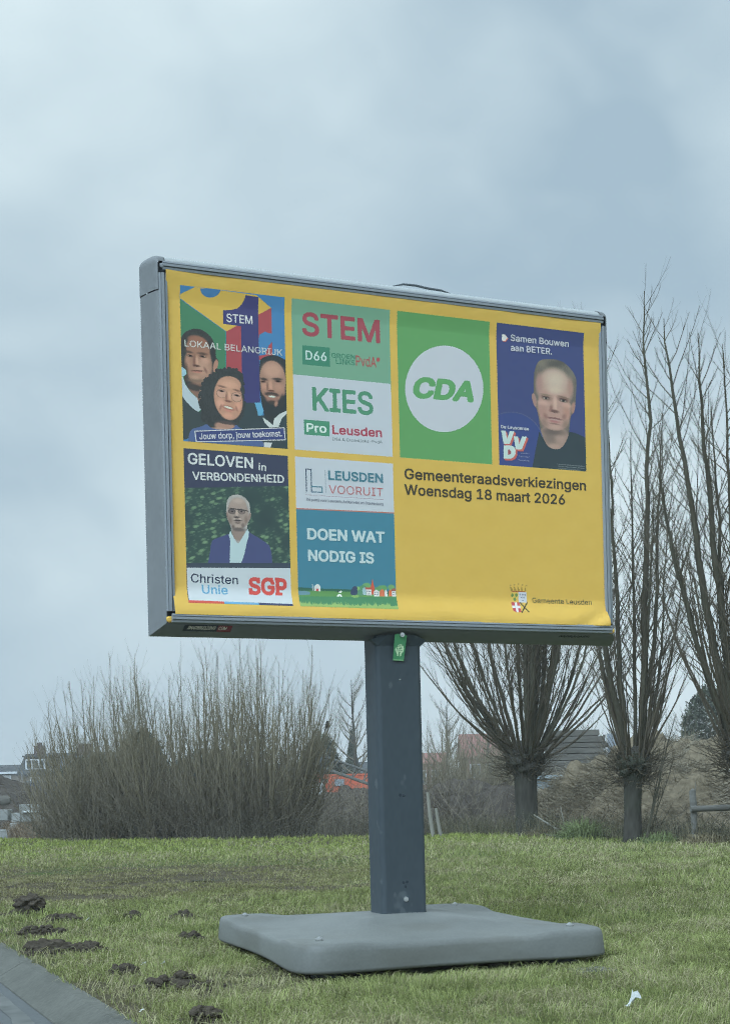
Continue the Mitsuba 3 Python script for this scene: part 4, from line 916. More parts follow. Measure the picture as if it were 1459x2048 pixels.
PORTRAIT=[('man_blue', (104, 106, 106), [(43.4, 88.9, 9.08, 3.72, 20, 0.9, (120, 120, 116)), (58.6, 90.9, 12.86, 3.74, -15, 0.8, (84, 87, 88)), (71.8, 82.0, 4.31, 8.04, 20, 0.9, (112, 116, 116)), (36.1, 74.5, 2.41, 11.66, 0, 0.8, (98, 100, 102)), (53.1, 26.0, 16.0, 12.25, 0, 0.12, (152, 136, 134)), (48.9, 26.8, 7.3, 6.38, 20, 0.8, (122, 114, 114)), (59.3, 28.1, 5.5, 8.01, 0, 0.8, (160, 144, 142)), (52.9, 19.4, 7.31, 2.39, 0, 0.8, (168, 150, 146)), (53.0, 31.9, 13.13, 3.73, 0, 0.8, (100, 94, 96)), (53.9, 43.7, 14.54, 10.93, 0, 0.1, (166, 144, 142)), (54.6, 69.2, 17.87, 17.32, 0, 0.22, (174, 154, 150)), (53.9, 53.2, 16.39, 17.58, 0, 0.12, (170, 146, 144)), (34.4, 57.4, 2.52, 6.62, -8, 0.25, (156, 132, 134)), (72.7, 53.7, 2.34, 5.63, 8, 0.4, (158, 130, 126)), (55.7, 76.3, 11.61, 9.06, 0, 0.9, (190, 184, 178)), (55.5, 67.7, 9.16, 4.26, 0, 0.9, (190, 182, 174)), (39.9, 71.6, 3.62, 9.55, 0, 0.8, (158, 134, 136)), (70.2, 71.2, 3.08, 9.1, 0, 0.8, (160, 136, 134)), (46.2, 60.5, 6.37, 2.76, 8, 0.6, (130, 112, 110)), (63.2, 60.4, 6.75, 2.78, 10, 0.6, (128, 108, 106)), (45.9, 60.0, 4.0, 1.27, 6, 0.4, (92, 84, 84)), (62.9, 59.1, 4.29, 1.39, 8, 0.4, (88, 82, 84)), (44.7, 59.8, 1.33, 0.74, 6, 0.4, (170, 164, 164)), (47.4, 59.8, 1.22, 0.63, 6, 0.4, (160, 152, 152)), (46.1, 60.0, 1.33, 1.06, 0, 0.3, (40, 44, 50)), (61.4, 59.2, 1.22, 0.64, 6, 0.4, (164, 158, 158)), (64.5, 58.9, 1.23, 0.64, 6, 0.4, (150, 144, 146)), (62.9, 59.2, 1.41, 1.12, 0, 0.3, (40, 44, 50)), (45.9, 61.1, 4.37, 0.48, 6, 0.4, (84, 72, 70)), (63.1, 60.5, 4.66, 0.54, 8, 0.4, (80, 68, 68)), (45.7, 62.9, 5.76, 0.85, 4, 0.8, (132, 120, 112)), (63.3, 62.1, 5.82, 0.85, 10, 0.8, (120, 106, 100)), (43.1, 55.5, 5.45, 2.65, 5, 0.8, (188, 164, 160)), (66.1, 55.3, 4.92, 2.67, 5, 0.8, (186, 160, 154)), (54.9, 56.0, 2.07, 6.93, 0, 0.7, (192, 172, 166)), (50.8, 51.9, 1.83, 3.2, 10, 0.8, (136, 108, 106)), (54.1, 49.4, 4.75, 1.6, 4, 0.6, (100, 78, 80)), (49.5, 49.7, 1.46, 1.07, 0, 0.8, (150, 118, 116)), (42.3, 48.6, 4.84, 6.37, 10, 0.9, (164, 136, 134)), (66.0, 49.4, 3.68, 5.89, -10, 0.9, (168, 136, 130)), (53.9, 43.2, 8.54, 1.07, 4, 0.5, (118, 86, 92)), (54.2, 42.1, 5.48, 0.74, 4, 0.5, (168, 152, 156)), (53.8, 40.7, 5.79, 1.18, 4, 0.6, (158, 116, 122)), (53.8, 38.7, 5.49, 0.85, 4, 0.8, (128, 104, 106)), (45.2, 44.5, 2.42, 3.19, -30, 0.9, (142, 114, 112)), (63.4, 45.5, 2.45, 3.2, 30, 0.9, (142, 114, 112)), (54.6, 35.7, 6.71, 2.13, 0, 0.8, (176, 156, 152)), (43.8, 39.1, 3.63, 4.78, -25, 0.9, (140, 122, 120)), (64.5, 39.2, 3.07, 4.82, 25, 0.9, (140, 124, 120))]), ('man_left', (60, 66, 70), [(13.5, 60.2, 10.86, 16.15, 4, 0.12, (156, 128, 117)), (13.3, 71.9, 9.59, 9.29, 6, 0.12, (150, 119, 108)), (13.0, 77.8, 8.07, 4.41, 8, 0.3, (143, 108, 97)), (27.1, 59.6, 2.13, 5.66, 10, 0.25, (170, 137, 126)), (10.9, 37.6, 9.07, 8.31, 0, 0.3, (134, 110, 103)), (9.6, 41.8, 9.06, 2.93, 8, 0.5, (62, 66, 70)), (14.9, 36.4, 1.51, 5.39, 0, 0.6, (165, 140, 131)), (16.4, 57.1, 7.08, 7.84, 0, 0.9, (179, 151, 140)), (18.6, 63.2, 4.04, 2.94, 0, 0.8, (183, 153, 142)), (5.0, 61.4, 2.5, 5.37, 0, 0.8, (168, 137, 126)), (6.0, 68.8, 3.76, 1.17, 6, 0.7, (84, 74, 70)), (16.7, 68.4, 4.54, 1.27, 2, 0.7, (86, 74, 70)), (6.9, 65.9, 2.91, 1.07, 6, 0.5, (82, 70, 68)), (16.9, 66.3, 3.13, 1.08, 4, 0.5, (84, 70, 68)), (7.1, 66.0, 1.3, 0.69, 0, 0.4, (34, 32, 34)), (16.8, 66.3, 1.31, 0.69, 0, 0.4, (36, 32, 34)), (5.4, 66.0, 0.7, 0.34, 0, 0.4, (156, 144, 137)), (18.3, 66.6, 0.71, 0.34, 0, 0.4, (161, 146, 140)), (10.1, 62.3, 1.41, 4.89, 4, 0.8, (123, 94, 88)), (12.3, 62.6, 1.31, 4.4, 0, 0.8, (185, 155, 142)), (11.7, 58.7, 3.32, 1.07, 4, 0.6, (84, 66, 64)), (12.4, 54.8, 5.54, 0.68, -4, 0.5, (100, 66, 66)), (12.3, 53.8, 4.03, 0.68, 0, 0.7, (174, 126, 119)), (18.9, 55.9, 1.21, 2.94, -25, 0.8, (132, 103, 97)), (11.7, 47.4, 8.06, 1.96, 0, 0.7, (125, 110, 103)), (3.4, 53.9, 2.0, 7.8, 0, 0.8, (82, 76, 74)), (10.7, 49.7, 4.52, 1.95, 0, 0.8, (174, 149, 137)), (25.0, 67.7, 1.83, 5.4, 0, 0.5, (54, 60, 66))]), ('woman', (60, 68, 74), [(36.5, 35.3, 11.57, 16.53, -6, 0.06, (185, 149, 135)), (37.5, 46.4, 9.72, 6.71, -4, 0.1, (183, 149, 135)), (33.2, 14.0, 8.45, 3.83, 0, 0.25, (168, 140, 131)), (29.7, 10.9, 8.43, 1.91, 0, 0.5, (176, 151, 142)), (34.3, 16.7, 8.95, 1.53, 4, 0.5, (72, 70, 76)), (37.0, 46.4, 6.97, 3.36, 0, 0.9, (199, 164, 149)), (30.2, 31.4, 3.96, 3.82, 0, 0.8, (206, 164, 151)), (44.1, 30.7, 3.0, 3.84, 0, 0.8, (201, 160, 146)), (35.9, 22.4, 4.47, 2.87, 0, 0.8, (199, 158, 144)), (31.5, 44.5, 3.96, 0.96, 8, 0.7, (123, 97, 90)), (43.9, 42.4, 3.75, 0.87, 12, 0.7, (116, 92, 88)), (31.4, 39.2, 4.37, 3.59, 0, 0.05, (134, 110, 106)), (31.5, 39.1, 3.97, 3.21, 0, 0.05, (192, 162, 151)), (43.2, 37.3, 4.3, 3.94, 0, 0.05, (129, 106, 103)), (43.2, 37.3, 3.9, 3.55, 0, 0.05, (190, 160, 149)), (31.2, 41.0, 2.78, 0.91, 6, 0.5, (96, 80, 80)), (43.4, 38.6, 2.9, 0.92, 8, 0.5, (94, 80, 82)), (31.3, 40.9, 1.29, 0.76, 0, 0.4, (38, 36, 42)), (43.5, 38.5, 1.3, 0.77, 0, 0.4, (38, 36, 42)), (37.5, 37.8, 1.29, 3.83, -6, 0.8, (201, 167, 151)), (35.0, 36.6, 1.09, 3.83, 0, 0.8, (147, 112, 103)), (36.4, 33.5, 3.18, 0.96, 6, 0.6, (120, 85, 81)), (36.3, 28.4, 5.87, 1.72, 12, 0.5, (156, 103, 99)), (36.4, 28.6, 3.98, 0.81, 12, 0.35, (224, 219, 214)), (36.5, 26.0, 3.98, 0.87, 8, 0.7, (188, 135, 128)), (30.1, 28.1, 1.08, 2.87, 20, 0.8, (154, 115, 108)), (43.0, 28.2, 1.0, 2.88, -20, 0.8, (156, 117, 110))]), ('man_right', (52, 62, 70), [(73.1, 54.0, 10.84, 14.56, 0, 0.06, (163, 135, 126)), (73.1, 45.7, 10.23, 8.74, 0, 0.1, (161, 131, 122)), (73.0, 60.7, 8.69, 6.8, 0, 0.6, (185, 155, 144)), (65.7, 53.3, 3.55, 1.26, 6, 0.6, (58, 58, 62)), (76.9, 54.3, 4.87, 1.27, -2, 0.6, (60, 60, 62)), (65.2, 51.2, 2.53, 1.06, 0, 0.5, (74, 64, 64)), (77.5, 52.7, 3.18, 1.07, 0, 0.5, (74, 64, 64)), (65.1, 51.2, 1.32, 0.72, 0, 0.4, (30, 30, 34)), (77.3, 52.6, 1.43, 0.73, 0, 0.4, (30, 30, 34)), (66.1, 48.0, 3.04, 2.91, 0, 0.8, (179, 146, 135)), (77.8, 48.1, 4.09, 3.41, 0, 0.8, (174, 142, 131)), (71.2, 48.5, 1.73, 4.85, 0, 0.7, (188, 155, 142)), (68.6, 47.8, 1.02, 3.88, 0, 0.8, (123, 97, 90)), (71.6, 44.7, 3.16, 0.87, 0, 0.6, (90, 68, 66)), (72.0, 41.8, 6.64, 2.14, 2, 0.4, (60, 60, 64)), (72.5, 30.2, 11.51, 9.22, 0, 0.25, (50, 60, 68)), (72.2, 38.4, 5.61, 3.4, 0, 0.5, (150, 119, 112)), (72.1, 35.5, 4.09, 1.94, 0, 0.5, (66, 64, 68)), (64.3, 35.8, 2.33, 5.32, -12, 0.4, (56, 62, 68)), (80.1, 37.1, 2.35, 6.32, 10, 0.4, (56, 62, 68)), (72.2, 40.2, 3.16, 0.78, 0, 0.4, (225, 225, 225)), (75.4, 34.8, 1.54, 2.43, 20, 0.7, (168, 135, 126)), (72.0, 22.9, 5.61, 3.39, 0, 0.6, (54, 62, 68))]), ('man_grey', (160, 168, 176), [(42.1, 71.0, 8.68, 12.37, 0, 0.07, (150, 142, 142)), (42.3, 78.3, 7.11, 5.12, 0, 0.15, (158, 150, 150)), (42.1, 54.9, 6.67, 5.55, 0, 0.3, (138, 128, 128)), (42.2, 58.7, 6.67, 1.71, 0, 0.6, (100, 98, 102)), (33.0, 68.8, 1.06, 3.4, 0, 0.3, (128, 116, 116)), (51.6, 69.0, 1.34, 3.64, 10, 0.3, (140, 128, 128)), (42.4, 81.3, 5.33, 2.56, 0, 0.8, (172, 166, 166)), (35.3, 65.6, 2.21, 3.83, 0, 0.8, (126, 118, 118)), (48.6, 66.3, 1.78, 4.28, 0, 0.8, (128, 118, 118)), (37.3, 72.5, 3.31, 2.21, 4, 0.2, (70, 72, 80)), (45.0, 72.8, 3.11, 2.22, 4, 0.2, (72, 74, 82)), (37.3, 72.1, 2.65, 1.7, 4, 0.25, (112, 106, 110)), (45.0, 72.5, 2.49, 1.71, 4, 0.25, (126, 118, 120)), (37.4, 72.6, 1.06, 0.68, 0, 0.4, (48, 50, 58)), (44.9, 72.9, 1.06, 0.68, 0, 0.4, (48, 50, 58)), (41.7, 74.4, 8.44, 0.51, 5, 0.4, (56, 58, 66)), (49.3, 73.6, 1.78, 0.42, 25, 0.4, (56, 58, 66)), (41.1, 71.2, 1.24, 2.56, 0, 0.6, (180, 172, 170)), (40.9, 68.2, 2.75, 0.93, 0, 0.6, (70, 68, 74)), (39.1, 66.4, 1.33, 0.93, 0, 0.7, (172, 168, 168)), (43.5, 66.8, 1.34, 0.94, 0, 0.7, (178, 172, 172)), (41.7, 65.7, 3.77, 0.85, 0, 0.6, (60, 58, 64)), (41.7, 64.5, 3.1, 0.51, 0, 0.6, (140, 132, 132)), (41.7, 63.8, 2.44, 0.51, 0, 0.6, (90, 82, 86)), (41.4, 61.4, 3.99, 1.28, 0, 0.7, (166, 160, 160)), (37.8, 60.6, 1.77, 1.71, 0, 0.7, (106, 102, 104)), (45.9, 61.9, 1.78, 2.13, 0, 0.7, (112, 106, 108))])]
for name, base, items in PORTRAIT:
    bsdf('m_photo_' + name, proc(blob_ink(base, items)), rough=0.45, spec=0.3)

layer = {k: 1 for k in POST0}
seen_names = {}
pending = {}
for pk, name, col, smooth, pts in PRINT:
    x0, y0 = POST0[pk]
    p = chaikin(np.asarray(pts) / 100.0 + np.array([x0, y0]), smooth)
    g = Polygon(p).buffer(0)
    if col == 'woman':        # loose curls along the hair
        rc = np.random.default_rng(3)
        top_ = [q_ for q_ in p if q_[1] > y0 + 0.16]
        g = union_all([g] + [Point(q_ + rc.normal(size=2) * 0.004).buffer(rc.uniform(0.008, 0.017), 5) for q_ in top_])
    if pk != 'banner':
        g = g.intersection(sbox(x0, y0, x0 + 0.84, y0 + 1.189))
    if g.is_empty:
        continue
    layer[pk] += 1
    pending.setdefault(pk, []).append((name, col, g, layer[pk]))
# pieces of the same tone that do not touch lie in the same print pass
for pk, items in pending.items():
    lay = []
    for name, col, g, _ in items:
        k = 2
        for (g2, k2, c2) in lay:
            if g.intersects(g2):
                k = max(k, k2 + 1)
        lay.append((g, k, col))
        m, v2 = sheet(g, k)
        parent = poster_key[pk]
        if isinstance(col, str):
            x0, y0 = POST0[pk]
            mat = 'm_photo_leaves' if col == 'foliage' else 'm_photo_' + col
            key = add(name, m, mat, parent=parent, uv=(v2 - np.array([x0, y0])) * 100)
        else:
            key = add(name, m, ink_mat(col), parent=parent)
    layer[pk] = max(k for _, k, _ in lay)
layer['local'] += 0


def text_shape(s):
    m = meshkit.text_mesh(s, 1.0, 0.05)
    n = m.face_normals[:, 2] > 0.5
    tri = m.triangles[n][:, :, :2]
    return shapely.coverage_union_all(shapely.polygons(tri)).buffer(1e-4)


for pk, s, ax, ay, bx, by, cap, col, w, sl in LETTERING:
    g = text_shape(s)
    w = w * 0.42
    if w:
        g = g.buffer(w, join_style='mitre', mitre_limit=2.5)
        if g.is_empty:
            continue
        lo = -w
    x0_, y0_, x1_, y1_ = g.bounds
    capm = 1.0 + 2 * max(w, 0)
    g = affinity.translate(g, -x0_, max(w, 0))
    g = affinity.affine_transform(g, [1, 0, 0, 1, 0, 0])
    if sl:
        g = affinity.skew(g, xs=math.degrees(math.atan(sl)), origin=(0, 0))
        g = affinity.translate(g, -g.bounds[0], 0)
    L = math.hypot(bx - ax, by - ay)
    g = affinity.scale(g, L / g.bounds[2], cap / capm, origin=(0, 0))
    g = affinity.rotate(g, math.degrees(math.atan2(by - ay, bx - ax)), origin=(0, 0))
    x0, y0 = POST0[pk]
    g = affinity.scale(affinity.translate(g, ax, ay), 0.01, 0.01, origin=(0, 0))
    g = affinity.translate(g, x0, y0).simplify(0.0004)
    # one piece of lettering per word
    gap = 0.20 * cap * 0.01
    words = []
    for h in sorted(getattr(g, 'geoms', [g]), key=lambda q_: q_.bounds[0]):
        if words and (' ' not in s or h.bounds[0] - words[-1][1] < gap):
            words[-1][0].append(h)
            words[-1][1] = max(words[-1][1], h.bounds[2])
        else:
            words.append([[h], h.bounds[2]])
    for hs, _ in words:
        m, _ = sheet(MultiPolygon(hs), layer[pk] + 2)
        add('lettering', m, ink_mat(col), parent=poster_key[pk])

# ---- maker's strip on the bottom moulding, the faint scrawl at its other end


def on_bottom(s, f, lift=0.002):
    """point on the bottom moulding: s along, f angle in degrees from the front rail"""
    p = math.radians(f)
    o = bevel(p) * 0.85
    d = 0.012 - HALF * (1 - math.cos(p))
    nrm = np.array([0, -0.19 * math.sin(p), 0.085 * (0.35 * math.cos(p) + 0.65 * math.sin(p))])
    nrm /= np.linalg.norm(nrm)
    return np.array([s, B0 - o, d]) + lift * nrm


def moulding_patch(poly, f0, f1, lift):
    """a flat print laid on the moulding: polygon x = metres along, y from 0 (lower) to 1 (upper)"""
    vs, fs, n = [], [], 0
    cuts = np.linspace(0, 1, 7)
    for a, b in zip(cuts[:-1], cuts[1:]):
        part = poly.intersection(sbox(-9, a, 9, b))
        for h in getattr(part, 'geoms', [part]):
            if h.geom_type != 'Polygon' or h.area < 1e-9:
                continue
            v, f = triangulate_polygon(h, engine='earcut')
            vs.append(np.array([on_bottom(x, f0 + (f1 - f0) * y, lift) for x, y in v]))
            fs.append(np.asarray(f) + n)
            n += len(v)
    return trimesh.Trimesh(board(np.vstack(vs)), np.vstack(fs), process=False)


st_key = add('maker_strip', moulding_patch(sbox(0.075, 0, 0.455, 1), 56, 16, 0.0015), ink_mat((46, 58, 76)), parent=bill)
tag(st_key, 'dark strip with white and red maker lettering')
add('panel', moulding_patch(sbox(0.342, 0, 0.455, 1), 56, 16, 0.0024), ink_mat((120, 62, 80)), parent=st_key)
for s, x0, x1 in (('IMAGEBUILDING', 0.105, 0.325), ('COM', 0.350, 0.415)):
    g = text_shape(s).buffer(0.05)
    g = affinity.skew(g, xs=10, origin=(0, 0))
    b = g.bounds
    g = affinity.affine_transform(g, [(x1 - x0) / (b[2] - b[0]), 0, 0, 0.54 / (b[3] - b[1]), x0 - b[0] * (x1 - x0) / (b[2] - b[0]), 0.28 - b[1] * 0.54 / (b[3] - b[1])])
    add('lettering', moulding_patch(g, 56, 16, 0.0033), ink_mat((205, 214, 224)), parent=st_key)
rng = np.random.default_rng(2)
lines = []
for k_ in range(9):
    x = 3.36 + k_ * 0.033
    lines.append(LineString([(x, 0.2 + 0.2 * rng.random()), (x + 0.012, 0.85), (x + 0.022, 0.25 + 0.2 * rng.random()), (x + 0.034, 0.6)]).buffer(0.0035))
for k_ in range(4):
    x = 3.36 + k_ * 0.08
    lines.append(LineString([(x, 0.75), (x + 0.07, 0.8)]).buffer(0.004))
gk = add('scrawl', moulding_patch(union_all(lines), 50, 22, 0.0016), ink_mat((48, 60, 70)), parent=bill)
tag(gk, 'faint dark scrawl')
# loose ends of yellow cloth tucked out at the corners
for s_, t_, r_ in ((-0.045, -0.040, 0.026), (BW + 0.045, -0.042, 0.030), (-0.035, BH + 0.032, 0.020)):
    add('cloth_end', to_board(lump((s_, t_, 0.022), r_, r_ * 0.9, 0.016, 3 + int(s_ * 10) % 7, sub=2, amp=0.4)), 'm_banner' if t_ < 1 else 'm_rail', parent=bill, smooth=True)
# loose trim strip lifted off the top
pts = [(1.93, T0 + 0.088, -0.12), (2.02, T0 + 0.106, -0.10), (2.13, T0 + 0.108, -0.10), (2.24, T0 + 0.097, -0.10), (2.36, T0 + 0.094, -0.10), (2.46, T0 + 0.085, -0.12)]
v, f = tube(board(np.array(pts)), [0.003, 0.009, 0.010, 0.010, 0.009, 0.003], 6, cap=True)
k_ = add('loose_strip', (v, f), 'm_rail_dark', parent=bill, smooth=True)

# ---- post
PS, PD0, PD1 = POST_S, -0.05, -0.34            # centre along the board, front and back depth
prof = sbox(-POST_W / 2, 0, POST_W / 2, 0.29).buffer(-0.045).buffer(0.045, quad_segs=5)
pm = trimesh.creation.extrude_polygon(prof, BZ + B0 - 0.05 - 0.28, engine='earcut')
v = np.array(pm.vertices)
w = np.column_stack([PS + v[:, 0], v[:, 2] + 0.28 - BZ, PD0 - v[:, 1]])
post = add('post', trimesh.Trimesh(board(w), pm.faces[:, ::-1], process=False), 'm_post', parent=bill, smooth=25)
tag(post, 'dark blue grey steel post with shiny bolts')


def disc_bolt(s, t, d, r, h):
    m = trimesh.creation.cylinder(radius=r, height=h, sections=20)
    m2 = trimesh.creation.cylinder(radius=r * 0.5, height=h, sections=6)
    m2.apply_translation([0, 0, h * 0.5])
    m = cat([m, m2])
    m.apply_translation([s, t, d + h / 2])
    return to_board(m)


add('bolt', disc_bolt(PS + 0.005, 0.315 - BZ + 0.28 - 0.18 + 0.035, PD0, 0.020, 0.014), 'm_steel', parent=post, smooth=30)
add('bolt', disc_bolt(PS, -0.118, PD0 + 0.065, 0.019, 0.014), 'm_steel', parent=post, smooth=30)
add('bolt', disc_bolt(PS, -0.475, PD0, 0.006, 0.004), 'm_steel', parent=post, smooth=30)
bsdf('m_dent', (0.03, 0.04, 0.05), rough=0.7)
for s_, t_ in ((-0.02, -1.42), (0.01, -1.425), (-0.01, -2.135), (0.02, -2.13), (0.005, -2.17)):
    add('drill_hole', disc_bolt(PS + s_, t_, PD0 - 0.0015, 0.012, 0.003), 'm_dent', parent=post)
# flashing where the post meets the case
v = np.array([(PS - 0.25, -0.150, PD0 + 0.001), (PS - 0.10, -0.112, PD0 + 0.042), (PS + 0.12, -0.112, PD0 + 0.042), (PS + 0.25, -0.150, PD0 + 0.001), (PS + POST_W / 2 - 0.01, -0.20, PD0 + 0.001), (PS - POST_W / 2 + 0.01, -0.20, PD0 + 0.001)])
v2 = v.copy()
v2[:, 2] -= 0.05
fv = np.vstack([v, v2])
ff = [[0, 1, 5], [1, 4, 5], [1, 2, 4], [2, 3, 4]] + [[6 + a for a in t[::-1]] for t in ([0, 1, 5], [1, 4, 5], [1, 2, 4], [2, 3, 4])]
for a in range(6):
    b = (a + 1) % 6
    ff += [[a, 6 + a, b], [b, 6 + a, 6 + b]]
add('flashing', trimesh.Trimesh(board(fv), np.array(ff), process=False), 'm_post', parent=post)

# ---- slab base: lobed plate with a drawn-up middle
HX, HY = 1.225, 1.465


def slab_outline(n=160):
    pts = []
    a = np.linspace(0, 2 * np.pi, n, endpoint=False)
    for t in a:
        c, s = math.cos(t), math.sin(t)
        p = 12.0
        r = (abs(c) ** p + abs(s) ** p) ** (-1 / p)
        x, y = r * c, r * s
        # sides drawn in a little between the corner lobes
        k = 1 - 0.050 * (1 - min(abs(x), abs(y)) ** 2) ** 2 + 0.0
        pts.append((x * k * HX, y * k * HY))
    return np.array(pts)


o = slab_outline()
ctr = np.array([0.0, 0.0])
levels = [(0.950, 0.066), (0.990, 0.068), (1.0, 0.078), (1.003, 0.095), (1.0, 0.150), (0.996, 0.212), (0.990, 0.238), (0.981, 0.252), (0.968, 0.259), (0.93, 0.262), (0.88, 0.263), (0.80, 0.266), (0.70, 0.272), (0.55, 0.300), (0.40, 0.325), (0.27, 0.340), (0.12, 0.346), (0.01, 0.347)]
V = []
for k, z in levels:
    r = o * k
    lob = np.clip((np.abs(r[:, 0]) / HX) * (np.abs(r[:, 1]) / HY), 0, 1)
    zz = z + (0.026 * sstep(0.42, 0.62, lob) - 0.008) * sstep(0.19, 0.255, z) + 0.006 * (meshkit.fbm(np.column_stack([r * 2.2, 0 * r[:, 0]]), 3, 6) - 0.5) * (z > 0.2)
    V.append(np.column_stack([r, zz]))
nl = len(o)
V = np.vstack(V)
F = []
for a in range(len(levels) - 1):
    for b in range(nl):
        c = (b + 1) % nl
        F += [[a * nl + b, a * nl + c, (a + 1) * nl + c], [a * nl + b, (a + 1) * nl + c, (a + 1) * nl + b]]
F += [[0, b + 1, b] for b in range(1, nl - 1)]
sm = trimesh.Trimesh(V, np.array(F), process=False)
SLAB_M = trimesh.transformations.rotation_matrix(SLAB_A, [0, 0, 1])
SLAB_M[:2, 3] = SLAB_C
sm.apply_transform(SLAB_M)
base = add('base_slab', sm, 'm_slab', parent=bill, smooth=50)
tag(base, 'grey moulded slab with a nut at each corner')
for sx in (-1, 1):
    for sy in (-1, 1):
        x, y = sx * 0.985, sy * 1.165
        m = cat([trimesh.creation.cylinder(radius=0.022, height=0.02, sections=6), trimesh.creation.cylinder(radius=0.010, height=0.034, sections=12), trimesh.creation.cylinder(radius=0.030, height=0.005, sections=20)])
        m.apply_translation([x, y, 0.290])
        m.apply_transform(SLAB_M)
        add('nut', m, 'm_steel', parent=base, smooth=30)
        f_ = boxm(x - 0.09 - sx * 0.06, x + 0.09 - sx * 0.06, y - 0.09 - sy * 0.06, y + 0.09 - sy * 0.06, -0.08, 0.06, 0.01)
        f_.apply_transform(SLAB_M)
        add('foot', f_, 'm_rail_dark', parent=base)
tile = rotz(boxm(1.42, 1.72, 9.62, 9.86, -0.05, 0.035, 0.006), 20, (1.57, 9.75, 0))
k_ = thing('paving_tile', 'grey concrete tile in the grass under the right corner of the slab base', 'paving tile')
scene[k_] = mikit.ply(tile, 'm_concrete')

# ---- green tag hanging from the upper bolt
tg = thing('green_tag', 'small green tag with a pale emblem hanging from the bolt atop the post', 'tag')


def tag_pt(x, y, o_):
    """x right, y up on the tag; hangs slightly askew and bent"""
    a = math.radians(-3)
    s = x * math.cos(a) - y * math.sin(a)
    t = x * math.sin(a) + y * math.cos(a)
    d = PD0 + 0.060 - 0.22 * max(0, -y) + o_ if y > -0.21 else PD0 + 0.02 + o_
    d = max(d, PD0 + 0.012 + o_)
    return (PS - 0.005 + s, -0.118 + t, d)


def tag_sheet(poly, o_):
    vs, fs, n = [], [], 0
    cuts = np.linspace(-0.26, 0.03, 13)
    for a, b in zip(cuts[:-1], cuts[1:]):
        part = poly.intersection(sbox(-1, a, 1, b))
        for h in getattr(part, 'geoms', [part]):
            if h.geom_type != 'Polygon' or h.area < 1e-9:
                continue
            v, f = triangulate_polygon(h, engine='earcut')
            vs.append(np.array([tag_pt(x, y, o_) for x, y in v]))
            fs.append(np.asarray(f) + n)
            n += len(v)
    return trimesh.Trimesh(board(np.vstack(vs)), np.vstack(fs), process=False)


body = Polygon([(-0.055, 0.0), (-0.030, 0.008), (0.030, 0.008), (0.052, -0.004), (0.048, -0.205), (-0.048, -0.205)])
front, back = tag_sheet(body, 0.0), tag_sheet(body, -0.003)
add('strap', cat([front, back]), ink_mat((70, 140, 108)), parent=tg)
add('hem', tag_sheet(sbox(-0.047, -0.205, 0.047, -0.194), 0.0008), ink_mat((110, 170, 136)), parent=tg)
globe = affinity.scale(affinity.translate(Polygon([(math.cos(a), math.sin(a)) for a in np.linspace(0, 2 * np.pi, 24)[:-1]]), 0, 0), 0.029, 0.031)
globe = affinity.translate(globe, 0, -0.105)
bars = [sbox(-0.024, y, 0.024, y + 0.004) for y in (-0.123, -0.110, -0.097, -0.085)] + [sbox(-0.002, -0.130, 0.002, -0.080)]
globe = globe.difference(union_all(bars))
hand = Polygon([(-0.005, -0.125), (-0.006, -0.168), (-0.016, -0.168), (-0.022, -0.146), (-0.036, -0.128), (-0.038, -0.108), (-0.030, -0.100), (-0.027, -0.118), (-0.014, -0.132)])
emblem = union_all([globe, hand, affinity.scale(hand, -1, 1, origin=(0, 0))])
add('emblem', tag_sheet(emblem, 0.0016), ink_mat((176, 216, 196)), parent=tg)

# ------------------------------------------------------------------ bare willows and shrubs
def path(p0, az, tilt, length, n, rise, wob, rng, taper=1.0):
    """polyline that starts tilted from the vertical and bends upwards (rise > 0) or droops"""
    r = rng.normal(size=(2, n)) * wob
    t = tilt * (1 - rise * np.arange(n) / n) + r[0]
    a = az + 1.2 * r[1]
    st = np.sin(t)
    d = np.empty((n + 1, 3))
    d[0] = p0
    d[1:, 0], d[1:, 1], d[1:, 2] = np.cos(a) * st, np.sin(a) * st, np.cos(t)
    d[1:] *= length / n
    return np.cumsum(d, axis=0)


TAPER5 = np.linspace(1.0, 0.35, 5)


def side_shoots(bag, pts, rads, rng, count, lo, hi, length, r0, depth=1, sides=3, spread=0.62, subs=3):
    """ascending side shoots along a stem, each with finer ones"""
    n = len(pts) - 1
    for k in range(count):
        f = lo + (hi - lo) * (k + rng.random()) / count
        i = min(int(f * n), n - 1)
        w = f * n - i
        p = pts[i] * (1 - w) + pts[i + 1] * w
        d = pts[i + 1] - pts[i]
        d = d / (math.sqrt(d @ d) + 1e-9)
        tilt0 = math.acos(min(1.0, max(-1.0, d[2])))
        az0 = math.atan2(d[1], d[0])
        a = rng.random() * 2 * math.pi
        off = spread * (0.6 + 0.7 * rng.random())
        v = d + off * np.array([math.cos(a), math.sin(a), 0.1])
        v = v / math.sqrt(v @ v)
        L = length * (0.35 + 0.9 * rng.random()) * (1.15 - 0.75 * f)
        if L < 0.08:
            continue
        q = path(p, math.atan2(v[1], v[0]), math.acos(min(1.0, max(-1.0, v[2]))), L, 4, 0.45, 0.07, rng)
        rr = min(r0, 0.6 * (rads[i] * (1 - w) + rads[i + 1] * w))
        rt = rr * TAPER5
        bag.add(q, rt, sides)
        if depth > 0:
            side_shoots(bag, q, rt, rng, subs, 0.25, 0.95, L * 0.50, r0 * 0.62, depth - 1, 3, spread, 2)


